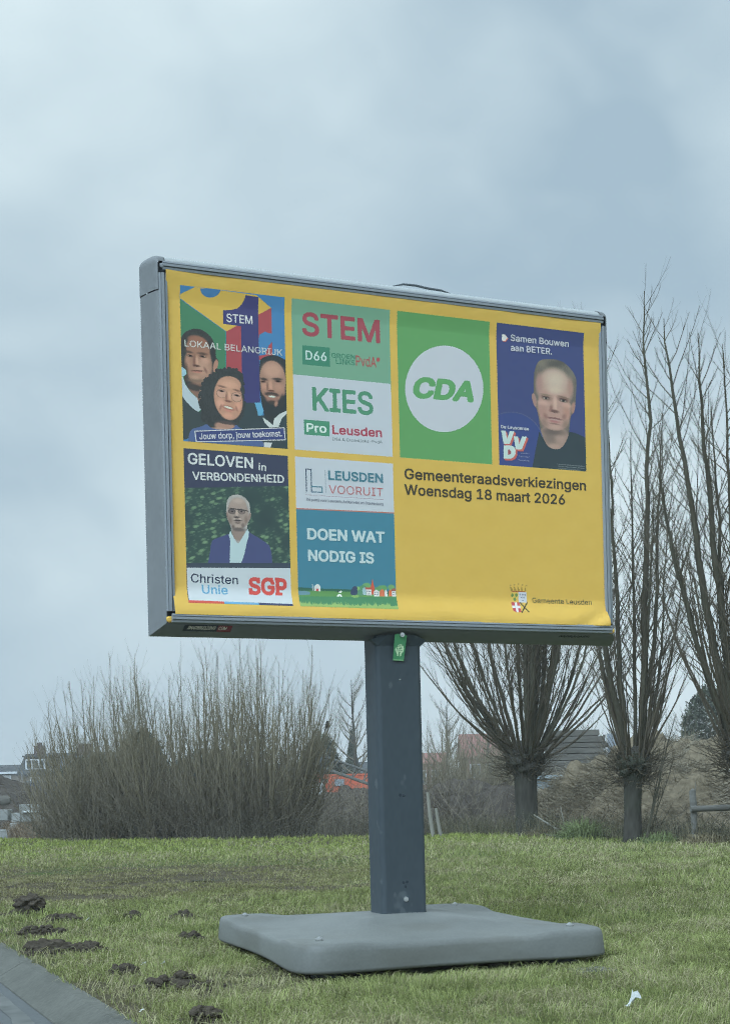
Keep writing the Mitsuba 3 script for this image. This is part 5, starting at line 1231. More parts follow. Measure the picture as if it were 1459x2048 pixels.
def pollard(name_label, x, y, trunk_h, r_base, r_head, seed, mains, thin, lean=(0, 0), thin_len=(2.0, 5.0), thin_tilt=(0.2, 0.85), twig=0.9, rough_head=True):
    t = thing('pollard_willow', name_label, 'tree', 'pollard willows along the edge of the lawn')
    rng = np.random.default_rng(seed)
    z0 = float(gz(x, y)) - 0.1
    hz = np.linspace(0, trunk_h + 0.1, 9)
    c = np.array([[x + lean[0] * (h / trunk_h) ** 1.2, y + lean[1] * h / trunk_h, z0 + h] for h in hz])
    r = np.interp(hz, [0, 0.25, 0.6, trunk_h * 0.8, trunk_h + 0.1], [r_base * 1.25, r_base * 1.04, r_base * 0.95, r_base * 1.0, r_head * 0.95])
    v, f = tube(c, r, 14, cap=True)
    ang = np.arctan2(v[:, 1] - y, v[:, 0] - x)
    nz = meshkit.fbm(np.column_stack([np.cos(ang) * 2.2, np.sin(ang) * 2.2, v[:, 2] * 0.8 + seed]), 3, seed) - 0.5
    v[:, :2] += (v[:, :2] - np.array([x, y])) * 0.35 * nz[:, None]
    add('trunk', trimesh.Trimesh(v, f, process=False), 'm_bark', parent=t, smooth=True)
    head = c[-1] - np.array([0, 0, 0.1])
    hd = cat([lump(head + np.array([0, 0, 0.0]), r_head * 1.08, r_head * 1.05, r_head * 0.95, seed, 3, 0.55, 3.0)] +
             [lump(head + np.array([r_head * 0.8 * math.cos(a), r_head * 0.8 * math.sin(a), rng.uniform(-0.25, 0.15)]), r_head * 0.35, r_head * 0.35, r_head * 0.32, seed + k, 2, 0.5)
              for k, a in enumerate(rng.random(7) * 6.28)])
    add('knotted_head', hd, 'm_bark', parent=t, smooth=True)
    tw = Bag()
    for az, tilt, L, r0 in mains:
        p0 = head + np.array([math.cos(az) * r_head * 0.55, math.sin(az) * r_head * 0.55, r_head * 0.2])
        n = 18
        q = path(p0, az, tilt, L, n, 0.80, 0.062, rng)
        rad = r0 * (1 - np.linspace(0, 1, n + 1)) ** 0.8 + 0.006
        add('stem', tube(q, rad, 7), 'm_stem', parent=t, smooth=True)
        side_shoots(tw, q, rad, rng, int(4.6 * L * twig), 0.14, 0.99, 2.3, 0.013, 1, 3, 0.75, 5)
    for k in range(thin):
        az = rng.random() * 2 * math.pi
        L = rng.uniform(*thin_len)
        tilt = rng.uniform(*thin_tilt)
        p0 = head + np.array([math.cos(az) * r_head * 0.8, math.sin(az) * r_head * 0.8, rng.uniform(-0.15, 0.25)])
        q = path(p0, az, tilt, L, 10, 0.55, 0.05, rng)
        rad = np.linspace(0.016 + 0.004 * L, 0.005, 11)
        tw.add(q, rad, 4)
        side_shoots(tw, q, rad, rng, int(2.6 * L), 0.25, 0.98, 0.9, 0.008, 1, 3, 0.5, 2)
    # the tangle of short sprouts on the head
    for k in range(240):
        az = rng.random() * 2 * math.pi
        p0 = head + np.array([math.cos(az) * r_head * 0.9, math.sin(az) * r_head * 0.9, rng.uniform(-0.5, 0.2)])
        q = path(p0, az, rng.uniform(0.6, 2.0), rng.uniform(0.3, 0.9), 4, 0.3, 0.25, rng)
        tw.add(q, np.linspace(0.010, 0.004, 5), 3)
    add('twigs', tw.mesh(), 'm_willow_twig', parent=t, kind='stuff')
    return t


rng = np.random.default_rng(77)
# the broad willow right of the post: many stems fanned to both sides
mains = []
for k in range(19):
    side = rng.random() * 2 * math.pi
    tl = rng.uniform(0.06, 0.40) * (1.15 if math.cos(side) < 0 else 0.85)
    mains.append((side, tl, rng.uniform(4.8, 8.2), rng.uniform(0.024, 0.070)))
mains += [(math.pi + 0.1, 0.58, 6.0, 0.062), (math.pi - 0.2, 0.68, 5.5, 0.05), (math.pi + 0.3, 0.80, 4.6, 0.04), (0.2, 0.52, 5.8, 0.05), (-0.3, 0.62, 4.8, 0.04)]
pollard('thick pollard willow with a fan of stems right of the billboard post', 3.98, 34.0, 2.0, 0.29, 0.43, 1, mains, 46, twig=0.9, thin_len=(2.0, 5.4), thin_tilt=(0.25, 1.15))
# the tall slender one behind the right edge of the board
pollard('slender pollard willow with tall upright stems beside the right end of the board', 5.48, 28.3, 1.75, 0.185, 0.31, 2,
        [(0.2, 0.055, 9.7, 0.080), (2.8, 0.06, 7.4, 0.058), (3.2, 0.13, 8.9, 0.066), (2.9, 0.24, 5.6, 0.036), (0.1, 0.15, 7.2, 0.052), (1.2, 0.09, 6.8, 0.042), (6.1, 0.26, 5.2, 0.032), (5.2, 0.15, 5.6, 0.036)],
        26, lean=(0.06, 0.0), thin_len=(1.6, 4.6), thin_tilt=(0.15, 0.65), twig=1.1)
# the third, its trunk just outside the picture
pollard('pollard willow at the right edge whose stems lean in over the fence', 6.98, 25.2, 1.85, 0.22, 0.36, 3,
        [(3.3, 0.09, 7.6, 0.085), (3.1, 0.22, 8.0, 0.085), (3.4, 0.40, 5.6, 0.05), (2.8, 0.36, 5.0, 0.046), (2.2, 0.16, 6.4, 0.05), (0.2, 0.10, 7.6, 0.06), (5.0, 0.15, 6.8, 0.05), (4.2, 0.12, 7.2, 0.05)],
        26, thin_len=(1.6, 4.8), thin_tilt=(0.2, 0.8), twig=1.1)
# sapling at the foot of the slender willow
bag = Bag()
rng = np.random.default_rng(8)
z_ = float(gz(5.75, 28.0))
for az, tl, L, r0 in ((0.1, 0.34, 2.7, 0.035), (0.2, 0.22, 2.3, 0.018), (0.5, 0.50, 1.9, 0.014)):
    q = path((5.68, 28.0, z_), az, tl, L, 9, 0.25, 0.05, rng)
    bag.add(q, np.linspace(r0, 0.006, 10), 5)
    side_shoots(bag, q, np.linspace(r0, 0.006, 10), rng, 9, 0.3, 1, 0.7, 0.008, 1)
k_ = add('sapling', bag.mesh(), 'm_stem')
tag(k_, 'thin sapling leaning away from the foot of the slender willow', 'sapling')


def shrub(x, y, height, radius, seed, n_stems, label, group='bare shrubs of the hedge left of the post', under=150, tilt_max=0.42, mat='m_hedge', lean=0.0):
    t = thing('bare_shrub', label, 'shrub', group)
    rng = np.random.default_rng(seed)
    br, un = Bag(), Bag()
    z0 = float(gz(x, y)) - 0.05
    for k in range(n_stems):
        az = rng.random() * 2 * math.pi
        rr = radius * 0.55 * math.sqrt(rng.random())
        tl = tilt_max * rng.random() ** 0.7
        if lean and rng.random() < 0.6:
            az = math.pi * (lean < 0) + rng.normal() * 0.7
            tl = tl * (1 + 0.5 * abs(lean))
        L = height * rng.uniform(0.70, 1.10) * (1 - 0.26 * (tl / tilt_max))
        p0 = (x + rr * math.cos(az), y + 0.7 * rr * math.sin(az), z0)
        q = path(p0, az, tl, L, 11, 0.55, 0.105, rng)
        r0 = rng.uniform(0.017, 0.042) * height / 5
        rad = np.linspace(r0, 0.006, 12)
        br.add(q, rad, 4)
        side_shoots(br, q, rad, rng, int(2.3 * L), 0.18, 1.0, 1.9, 0.014, 1, 3, 0.62, 2)
    for k in range(under):
        az = rng.random() * 2 * math.pi
        rr = radius * 1.05 * math.sqrt(rng.random())
        p0 = (x + rr * math.cos(az), y + 0.6 * rr * math.sin(az), z0 + rng.uniform(0, 0.5))
        q = path(p0, az + rng.normal() * 1.2, rng.uniform(0.1, 1.25), rng.uniform(0.8, 2.5) * height / 5, 4, 0.3, 0.18, rng)
        un.add(q, np.linspace(0.011, 0.005, 5), 3)
    add('branches', br.mesh(), mat, parent=t, kind='stuff')
    if under:
        add('undergrowth', un.mesh(), 'm_twig', parent=t, kind='stuff')
    return t


HEDGE = [(-9.9, 43.5, 3.3, 0.9, 'low outermost bare shrub at the left end of the hedge'), (-8.9, 42.2, 4.3, 1.1, 'bare shrub second from the left end of the hedge'),
         (-7.9, 41.2, 5.2, 1.2, 'tall bare shrub above the reeds left of the board'), (-6.9, 41.6, 5.7, 1.2, 'bare shrub under the lower left corner of the board'),
         (-5.9, 40.7, 5.6, 1.2, 'bare shrub just right of the lower left corner of the board'), (-4.9, 41.0, 5.9, 1.2, 'tall bare shrub under the maker strip of the board'),
         (-3.9, 40.4, 5.8, 1.2, 'tall bare shrub in the middle of the hedge'), (-2.95, 40.5, 5.9, 1.1, 'tall bare shrub right of the middle of the hedge'),
         (-2.45, 41.2, 5.7, 0.9, 'bare shrub with a bird in it near the post'), (-1.95, 42.2, 5.0, 0.5, 'slighter bare shrub ending the hedge near the post'),
         (-7.4, 43.6, 5.3, 1.2, 'bare shrub in the second row behind the left part of the hedge'), (-5.4, 43.2, 5.8, 1.2, 'bare shrub in the second row behind the tallest shrub'),
         (-3.4, 43.0, 5.7, 1.2, 'bare shrub in the second row right of the middle of the hedge')]
for k, (x, y, h, r, lab) in enumerate(HEDGE):
    shrub(x, y, h, r, 100 + k, (27 if k < 9 else 18) if k else 12, lab, under=(340 if k < 8 or k > 9 else 60) if k else 25, lean=(-1.0, -0.9, -0.7, -0.5, -0.25, 0, 0, 0, 0.4, 0.3, -0.4, 0, 0)[k])
for k, (x, y, h, r, lab) in enumerate([(12.2, 58, 4.4, 1.8, 'dense bare bush behind the straw heap between two willows'), (14.6, 60, 4.0, 1.9, 'dense bare bush behind the straw heap at the right edge'),
                                       (10.2, 66, 4.6, 1.8, 'bare bush behind the slender willow'), (17.4, 57, 4.8, 1.9, 'bare bush behind the leaning stems at the right edge'), (8.2, 78, 5.2, 2.2, 'bare bush behind the stacked slabs'), (4.6, 84, 4.6, 1.9, 'bare bush right of the post below the red houses'), (7.6, 92, 5.6, 2.4, 'bare bush below the red tiled roof'), (10.8, 96, 5.8, 2.4, 'bare bush right of the red tiled roof'), (2.9, 62, 4.9, 1.5, 'bare bush just right of the post behind the dark brush heap'), (5.0, 65, 5.6, 1.7, 'tall bare bush between the post and the thick willow'), (6.9, 70, 5.2, 1.7, 'bare bush directly behind the thick willow')]):
    shrub(x, y, h, r, 140 + k, 40, lab, 'bare bushes behind the heap', under=260, tilt_max=0.7)


def dead_stalks(x0, x1, yf, n, hmin, hmax, seed, cols, wide=0.010, depth_=1.4, arch=0.6):
    rng = np.random.default_rng(seed)
    x = rng.uniform(x0, x1, n)
    y = yf(x) + rng.uniform(-0.3, depth_, n)
    h = rng.uniform(hmin, hmax, n) * (0.42 + 0.58 * sstep(-10.8, -9.6, x)) * (1 - 0.5 * sstep(-8.6, -7.6, x) * (x < -7.3))
    a = rng.random(n) * 2 * np.pi
    root = np.stack([x, y, gz(x, y) - 0.02], -1)
    d = np.stack([np.cos(a), np.sin(a), 0 * a], -1)
    ln = rng.uniform(0.05, arch, n)
    p1 = root + np.array([0, 0, 1.0]) * (h * 0.6)[:, None] + d * (h * ln * 0.3)[:, None]
    p2 = root + np.array([0, 0, 1.0]) * (h * (1 - 0.3 * ln))[:, None] + d * (h * ln)[:, None]
    tw = rng.random(n) * 2 * np.pi
    s = np.stack([np.cos(tw), np.sin(tw), 0 * tw], -1) * wide / 2
    v = np.stack([root - s, root + s, p1 - s, p1 + s, p2 - s * 0.4, p2 + s * 0.4], 1).reshape(-1, 3)
    b = (np.arange(n) * 6)[:, None]
    f = np.concatenate([b + np.array([[0, 1, 3]]), b + np.array([[0, 3, 2]]), b + np.array([[2, 3, 5]]), b + np.array([[2, 5, 4]])])
    c0, c1 = np.array(cols[0]), np.array(cols[1])
    t = rng.random(n)[:, None]
    return v, f, np.repeat(c0 * (1 - t) + c1 * t, 6, 0)


v, f, c = dead_stalks(-14.5, -7.4, lambda x: 38.5 + 0.13 * np.minimum(x + 3.2, 0) ** 2, 9000, 0.4, 1.9, 4, ((0.15, 0.115, 0.08), (0.34, 0.265, 0.185)), 0.012, 2.6, 0.8)
k_ = add('dead_reeds', (v, f), 'm_blade', color=c, kind='stuff')
tag(k_, 'brown dead reeds left of the hedge', 'reeds')
v, f, c = dead_stalks(-8.6, 1.8, lambda x: 39.2 + 0.13 * np.minimum(x + 3.2, 0) ** 2 + 0.4 * np.sin(x * 2), 5200, 0.2, 0.85, 5, ((0.075, 0.07, 0.055), (0.19, 0.17, 0.125)), 0.010, 2.2, 0.9)
k_ = add('dry_undergrowth', (v, f), 'm_blade', color=c, kind='stuff')
tag(k_, 'dry stalks at the foot of the hedge', 'undergrowth')
v, f, c = dead_stalks(1.8, 7.4, lambda x: 38.3 - 2.6 * np.maximum(x - 2.0, 0), 3600, 0.15, 0.75, 6, ((0.07, 0.075, 0.05), (0.24, 0.21, 0.14)), 0.009, 1.8, 0.9)
k_ = add('dry_weeds', (v, f), 'm_blade', color=c, kind='stuff')
tag(k_, 'dry weeds along the row of pollard willows', 'weeds')

# bird in the hedge
bd = thing('bird', 'small dark bird perched in the bare shrub left of the post', 'bird')
rngb = np.random.default_rng(1)
bx, by, bz_ = -1.12, 41.6, 3.40
prof_ = [((-0.0, 0, 0.00), 0.045), ((0.02, 0, 0.06), 0.062), ((0.03, 0, 0.11), 0.050), ((0.035, 0, 0.155), 0.036), ((0.045, 0, 0.185), 0.036), ((0.075, 0, 0.187), 0.010), ((0.10, 0, 0.183), 0.002)]
bodym = trimesh.Trimesh(*tube(np.array([p for p, _ in prof_]), np.array([r for _, r in prof_]), 10, cap=True), process=False)
tail = trimesh.Trimesh(*tube(np.array([[-0.005, 0, 0.02], [-0.04, 0, -0.08], [-0.07, 0, -0.19]]), np.array([0.028, 0.020, 0.012]), 6, cap=True), process=False)
tail.vertices[:, 1] *= 1.4
wing = [lump((0.0, s * 0.045, 0.055), 0.035, 0.014, 0.075, 3, sub=2, amp=0.05) for s in (-1, 1)]
legs = [trimesh.Trimesh(*tube(np.array([[0.015, s * 0.02, 0.0], [0.03, s * 0.02, -0.07]]), 0.004, 4, cap=True), process=False) for s in (-1, 1)]
matte('m_bird', (0.018, 0.019, 0.024))
for nm, m in (('body', bodym), ('tail', tail), ('wing', wing[0]), ('wing', wing[1]), ('leg', legs[0]), ('leg', legs[1])):
    m.apply_translation([bx, by, bz_])
    add(nm, m, 'm_bird', parent=bd, smooth=True)
q = np.array([[-1.75, 41.5, 1.6], [-1.45, 41.55, 2.6], [-1.08, 41.6, 3.345], [-0.75, 41.65, 4.3]])
k_ = add('perch_branch', tube(q, [0.02, 0.015, 0.012, 0.005], 5), 'm_hedge')
tag(k_, 'branch the small dark bird is perched on', 'branch')

# ------------------------------------------------------------------ soil heaps, straw heap, sticks
matte('m_dark_soil', proc(lambda p, n, uv: mix((0.050, 0.044, 0.038), (0.125, 0.108, 0.090), fbm(p.x * 3.1, p.y * 3.1, p.z * 4.0, 4))))
matte('m_straw', proc(lambda p, n, uv: mix((0.090, 0.074, 0.050), (0.33, 0.275, 0.19), fbm(p.x * 3.5, p.y * 3.5, p.z * 9, 4))))


def heap(name, label, cat_, cx, cy, rx, ry, hgt, seed, mat, peak=(0, 0), rough=0.25, n=90, flat=0.0, kind=None):
    g = np.linspace(-1, 1, n)
    U, Vv = np.meshgrid(g, g)
    r = np.sqrt(U ** 2 + Vv ** 2)
    x, y = cx + U * rx, cy + Vv * ry
    pk = np.sqrt((U - peak[0]) ** 2 + (Vv - peak[1]) ** 2)
    z = hgt * np.clip(1 - pk / (1.0 + 0.35), 0, 1) ** 0.9 * np.clip((1 - r) / 0.3, 0, 1) ** 0.7
    p = np.stack([x * 1.1, y * 1.1, 0 * x + seed], -1)
    z = z + rough * (meshkit.fbm(p, 4, seed) - 0.5) * np.clip(z / (0.4 * hgt), 0, 1) * 2 + 0.35 * rough * (meshkit.fbm(p * 4, 3, seed + 1) - 0.5) * np.clip(z / (0.3 * hgt), 0, 1)
    z = z + gz(x, y) - 0.08
    q = np.arange(n - 1)[:, None] * n + np.arange(n - 1)[None, :]
    f = np.concatenate([np.stack([q, q + 1, q + n + 1], -1).reshape(-1, 3), np.stack([q, q + n + 1, q + n], -1).reshape(-1, 3)])
    k = add(name, (np.stack([x, y, z], -1).reshape(-1, 3), f), mat, smooth=True, kind=kind)
    tag(k, label, cat_)
    return k, (lambda xx, yy: None)


heap('straw_heap', 'big grey brown heap of straw behind the willows and the fence', 'heap', 10.2, 43.0, 5.9, 6.2, 2.75, 21, 'm_straw', peak=(-0.08, 0.05), rough=0.85, n=220)
heap('soil_heap', 'dark soil heap between the hedge and the post', 'heap', -0.6, 57.0, 7.0, 8.0, 1.55, 22, 'm_dark_soil', peak=(0.05, 0.1), rough=0.5)
heap('brush_heap', 'dark heap of brush and earth right of the post behind the thick willow', 'heap', 3.3, 46.0, 3.4, 4.6, 1.9, 23, 'm_dark_soil', peak=(0.1, 0.1), rough=0.5)
heap('earth_mound', 'brown earth mound at the left edge behind the concrete blocks', 'mound', -22.5, 75.0, 7.0, 6.0, 4.4, 24, 'm_dark_soil', peak=(-0.1, 0), rough=0.3)


def litter_sticks(n, fx, seed, lmin, lmax, r0):
    rng = np.random.default_rng(seed)
    bag = Bag()
    for _ in range(n):
        p0, az, tl = fx(rng)
        bag.add(path(p0, az, tl, rng.uniform(lmin, lmax), 3, 0.1, 0.12, rng), np.linspace(r0 * rng.uniform(0.6, 1.3), 0.004, 4), 3)
    return bag.mesh()


def straw_spot(rng):
    u, w = rng.uniform(-0.85, 0.85), rng.uniform(-0.9, 0.1)
    x, y = 10.2 + u * 5.9, 43.0 + w * 6.2
    pk = math.hypot(u + 0.08, w - 0.05)
    z = 2.75 * max(0, 1 - pk / 1.35) ** 0.9 * max(0, (1 - math.hypot(u, w)) / 0.3 if math.hypot(u, w) > 0.7 else 1) ** 0.7
    return (x, y, z), rng.uniform(0, 6.28), rng.uniform(1.1, 1.75)


matte('m_straw_stalk', (0.33, 0.29, 0.215))
matte('m_dark_twig', (0.075, 0.070, 0.058))
k_ = add('loose_straw', litter_sticks(10000, straw_spot, 31, 0.25, 1.1, 0.013), 'm_straw_stalk', kind='stuff')
tag(k_, 'loose straw lying over the heap', 'straw')
k_ = add('loose_straw', litter_sticks(3000, straw_spot, 35, 0.25, 0.9, 0.012), 'm_twig', kind='stuff')
tag(k_, 'dark rotten stalks lying over the straw heap', 'straw')


def brush_spot(rng):
    x, y = rng.normal(2.6, 1.2), rng.normal(44.0, 1.6)
    return (x, y, max(0.1, 1.5 - 0.5 * abs(x - 3.0) - 0.2 * abs(y - 45)) * rng.random()), rng.uniform(0, 6.28), rng.uniform(0.3, 1.7)


k_ = add('brushwood', litter_sticks(900, brush_spot, 32, 0.5, 1.9, 0.012), 'm_twig', kind='stuff')
tag(k_, 'tangled brushwood over the dark heap right of the post', 'brushwood')


def bank_spot(rng):
    x = rng.uniform(4.4, 10.5)
    y = 36.5 - 1.0 * (x - 4.4) + rng.uniform(-1.2, 2.2)
    return (x, max(y, 29.0), rng.uniform(0.0, 0.30)), rng.uniform(0, 6.28), rng.uniform(0.9, 1.75)


k_ = add('brushwood', litter_sticks(650, bank_spot, 36, 0.4, 1.3, 0.011), 'm_dark_twig', kind='stuff')
tag(k_, 'dark brushwood along the foot of the straw heap', 'brushwood')


def soil_spot(rng):
    x, y = rng.uniform(-4.5, 1.5), rng.uniform(43.5, 54)
    return (x, y, rng.uniform(0, 0.6) + 0.10 * max(0, y - 46)), rng.uniform(0, 6.28), rng.uniform(0.2, 1.6)


k_ = add('brushwood', litter_sticks(700, soil_spot, 33, 0.4, 1.6, 0.011), 'm_twig', kind='stuff')
tag(k_, 'thin dead stalks over the soil heap left of the post', 'brushwood')
matte('m_pale_wood', (0.30, 0.29, 0.245))
for (a, b, r_, lab) in (((4.05, 33.1, 0.75), (4.75, 32.3, 0.24), 0.030, 'pale broken branch leaning at the foot of the thick willow'), ((4.15, 32.9, 0.32), (4.66, 32.0, 0.2), 0.022, 'short broken branch on the ground by the thick willow'),
                        ((4.62, 32.6, 0.95), (4.72, 32.5, 0.18), 0.015, 'thin upright stick right of the thick willow')):
    a, b = np.array(a), np.array(b)
    k_ = add('dead_branch', tube(np.array([a, a * 0.6 + b * 0.4 + np.array([0.02, 0, -0.02]), b]), [r_ * 0.5, r_ * 0.9, r_], 6, cap=True), 'm_pale_wood', smooth=True)
    tag(k_, lab, 'branch')
for x, y, h_, lab in ((1.76, 37.3, 1.25, 'old pale wooden stake right behind the post'), (1.98, 37.4, 0.8, 'shorter grey stake beside the old pale stake')):
    z_ = float(gz(x, y))
    k_ = add('wooden_stake', tube(np.array([[x - 0.06, y, z_ + h_], [x - 0.01, y, z_ + h_ * 0.5], [x + 0.08, y, z_ - 0.1]]), [0.045, 0.055, 0.06], 7, cap=True), 'm_pale_wood')
    tag(k_, lab, 'stake')


def tuft(x0, x1, y, n, h0, h1, seed, cols, label):
    v, f, c = dead_stalks(x0, x1, lambda x: 0 * x + y, n, h0, h1, seed, cols, 0.016, 0.8, 1.0)
    m = (v.reshape(-1, 6, 3)[:, 0, 0] + v.reshape(-1, 6, 3)[:, 1, 0]) / 2
    k = 1 - np.abs((m - (x0 + x1) / 2) / ((x1 - x0) / 2)) ** 2
    b = gz(v[:, 0], v[:, 1]) - 0.02
    v[:, 2] = b + (v[:, 2] - b) * np.repeat(0.35 + 0.65 * k, 6)
    kk = add('weed_clump', (v, f), 'm_blade', color=c)
    tag(kk, label, 'plant')


GREENS, BROWNS = ((0.15, 0.19, 0.085), (0.26, 0.30, 0.14)), ((0.20, 0.17, 0.10), (0.36, 0.31, 0.20))
tuft(4.3, 5.4, 30.4, 1500, 0.20, 0.60, 1, GREENS, 'clump of green nettles between the thick and the slender willow')
tuft(5.5, 6.3, 27.4, 700, 0.12, 0.34, 2, GREENS, 'low green weeds at the foot of the slender willow')
tuft(6.1, 7.0, 26.3, 900, 0.12, 0.34, 3, BROWNS, 'brown tussock at the foot of the fence post')
tuft(3.9, 4.7, 32.9, 700, 0.12, 0.34, 4, BROWNS, 'dry tuft at the foot of the thick willow')

# ------------------------------------------------------------------ the yard and houses behind
bsdf('m_fence_wood', proc(lambda p, n, uv: mix((0.12, 0.115, 0.10), (0.25, 0.245, 0.22), fbm(p.x * 3, p.y * 3, p.z * 22, 4))), rough=0.85, spec=0.15)
fc = thing('rail_fence', 'weathered wooden fence with one thick round rail at the right edge', 'fence')
zf = float(gz(6.45, 27.0))
for x, y in ((6.44, 27.0), (8.9, 27.4)):
    pts = np.array([[x + 0.02, y, zf - 0.1], [x + 0.01, y, zf + 0.35], [x, y, zf + 0.8], [x - 0.02, y, zf + 1.06]])
    m = trimesh.Trimesh(*tube(pts, [0.062, 0.062, 0.070, 0.060], 9, cap=True), process=False)
    m.vertices[-1] += [0.02, 0, 0.05]
    add('fence_post', m, 'm_fence_wood', parent=fc, smooth=40)
add('rail', tube(np.array([[6.36, 26.9, zf + 0.70], [7.4, 27.05, zf + 0.71], [9.1, 27.3, zf + 0.70]]), [0.060, 0.062, 0.058], 10, cap=True), 'm_fence_wood', parent=fc, smooth=50)
add('splinter', tube(np.array([[6.475, 26.98, zf + 0.95], [6.49, 26.98, zf + 1.24]]), [0.012, 0.004], 4, cap=True), 'm_fence_wood', parent=fc)

# stacked concrete slabs
bsdf('m_old_slab', proc(lambda p, n, uv: mix((0.085, 0.082, 0.070), (0.20, 0.19, 0.165), fbm(p.x * 1.5, p.y * 1.5, p.z * 6, 4))), rough=0.9, spec=0.1)
rng = np.random.default_rng(12)
z_ = 0.0
n_ = 0
while z_ < 3.75:
    h_ = 0.20 + 0.10 * rng.random()
    w_ = rng.uniform(1.9, 2.5)
    x_ = 8.05 + rng.uniform(-0.12, 0.18)
    m = rotz(boxm(x_, x_ + w_, 60, 62.2, z_, z_ + h_ - 0.02, 0.02), rng.uniform(-3, 3), (9.2, 61, 0))
    where = 'buried in the heap near the bottom' if z_ < 2.0 else None
    k_ = add('concrete_slab', m, 'm_old_slab')
    tag(k_, 'old brown concrete slab in the stack behind the straw heap', 'slab', 'old slabs stacked behind the heap')
    z_ += h_
matte('m_white_paint', (0.62, 0.64, 0.64))
bsdf('m_grey_panel', (0.30, 0.34, 0.37), rough=0.5)
pn = thing('site_board', 'grey board between two white marked posts behind the slender willow', 'board')
add('panel', boxm(10.98, 11.62, 62.0, 62.06, 2.75, 3.85), 'm_grey_panel', parent=pn)
for x_ in (10.84, 11.78):
    add('marked_post', boxm(x_ - 0.05, x_ + 0.05, 61.9, 62.0, 0.0, 3.8), 'm_old_slab', parent=pn)
    for z_ in (2.3, 2.75, 3.1, 3.5):
        add('white_mark', boxm(x_ - 0.056, x_ + 0.056, 61.88, 62.02, z_, z_ + 0.20), 'm_white_paint', parent=pn)
# pale blue skip
bsdf('m_skip', proc(lambda p, n, uv: mix((0.24, 0.31, 0.35), (0.40, 0.47, 0.50), fbm(p.x * 1.2, p.y * 1.2, p.z * 4, 4))), rough=0.6)
sk_ = thing('steel_skip', 'pale blue steel skip half hidden by the straw heap', 'skip')
v = np.array([(6.0, 47.5, 0.1), (8.3, 47.5, 0.1), (8.3, 50, 0.1), (6.0, 50, 0.1), (5.7, 47.2, 1.80), (8.6, 47.2, 1.80), (8.6, 50.3, 1.80), (5.7, 50.3, 1.80)])
add('tub', trimesh.Trimesh(v, np.array([[0, 1, 5], [0, 5, 4], [1, 2, 6], [1, 6, 5], [2, 3, 7], [2, 7, 6], [3, 0, 4], [3, 4, 7], [0, 2, 1], [0, 3, 2], [4, 5, 6], [4, 6, 7]]), process=False), 'm_skip', parent=sk_)
for y_ in (47.10, 50.28):
    add('rim', boxm(5.64, 8.66, y_, y_ + 0.12, 1.74, 1.86), 'm_skip', parent=sk_)
for x_ in (6.3, 7.15, 8.0):
    add('rib', boxm(x_ - 0.05, x_ + 0.05, 47.12, 47.42, 0.3, 1.74), 'm_skip', parent=sk_)
bsdf('m_sheet', (0.50, 0.49, 0.44), rough=0.5)
rng = np.random.default_rng(3)
g = np.linspace(0, 1, 24)
U, Vv = np.meshgrid(g, g)
x_, y_ = 10.3 + 3.0 * U, 42.0 - 2.6 * (1 - Vv)
zz = 1.45 + 0.75 * Vv + 0.16 * (meshkit.fbm(np.stack([x_ * 2, y_ * 3, 0 * x_], -1), 4, 8) - 0.5) - 0.35 * U ** 2
q = np.arange(23)[:, None] * 24 + np.arange(23)[None, :]
f = np.concatenate([np.stack([q, q + 1, q + 25], -1).reshape(-1, 3), np.stack([q, q + 25, q + 24], -1).reshape(-1, 3)])
k_ = add('tarpaulin', (np.stack([x_, y_, zz + 0.25], -1).reshape(-1, 3), f), 'm_sheet', smooth=True)
tag(k_, 'pale tarpaulin lying on the right flank of the straw heap', 'tarpaulin')

# orange container, conveyor, sacks
bsdf('m_orange', proc(lambda p, n, uv: mix((0.50, 0.105, 0.055), (0.62, 0.16, 0.085), fbm(p.x * 2, p.y * 2, p.z * 2, 3))), rough=0.5)
oc = thing('orange_container', 'orange red container with a grey panel behind the soil heap', 'container')
add('body', boxm(-3.2, 2.6, 90, 92.4, 0.2, 2.68), 'm_orange', parent=oc)
add('top_rail', boxm(-3.24, 2.64, 89.94, 92.46, 2.68, 2.78), 'm_orange', parent=oc)
for x_ in np.arange(-3.1, 2.6, 0.42):
    add('rib', boxm(x_, x_ + 0.10, 89.94, 90.0, 0.25, 2.68), 'm_orange', parent=oc)
add('panel', boxm(-1.95, -1.35, 89.90, 89.935, 2.0, 2.45), 'm_grey_panel', parent=oc)
add('label_plate', boxm(-2.75, -2.65, 89.92, 89.938, 2.28, 2.48), 'm_white_paint', parent=oc)
add('label_plate', boxm(-2.52, -2.40, 89.92, 89.938, 2.26, 2.48), 'm_white_paint', parent=oc)
bsdf('m_conveyor', (0.13, 0.135, 0.125), rough=0.7)
cv = thing('conveyor', 'grey lattice conveyor boom sloping down behind the post', 'conveyor')
A_, B_ = np.array([-2.6, 80.0, 3.20]), np.array([1.2, 80.0, 1.75])
dz = np.array([0.20, 0, 0.52])
for y_ in (0.0, 0.8):
    o_ = np.array([0, y_, 0])
    add('chord', tube(np.array([A_ + dz + o_, B_ + dz + o_]), 0.07, 6, cap=True), 'm_conveyor', parent=cv)
    add('chord', tube(np.array([A_ - dz * 0.2 + o_, B_ - dz * 0.2 + o_]), 0.09, 6, cap=True), 'm_conveyor', parent=cv)
for k_ in range(6):
    a = A_ + (B_ - A_) * (k_ / 6)
    b = A_ + (B_ - A_) * ((k_ + 0.5) / 6)
    add('lattice_bar', tube(np.array([a - dz * 0.2, b + dz]), 0.035, 5), 'm_conveyor', parent=cv)
    add('lattice_bar', tube(np.array([a + dz, a - dz * 0.2]), 0.035, 5), 'm_conveyor', parent=cv)
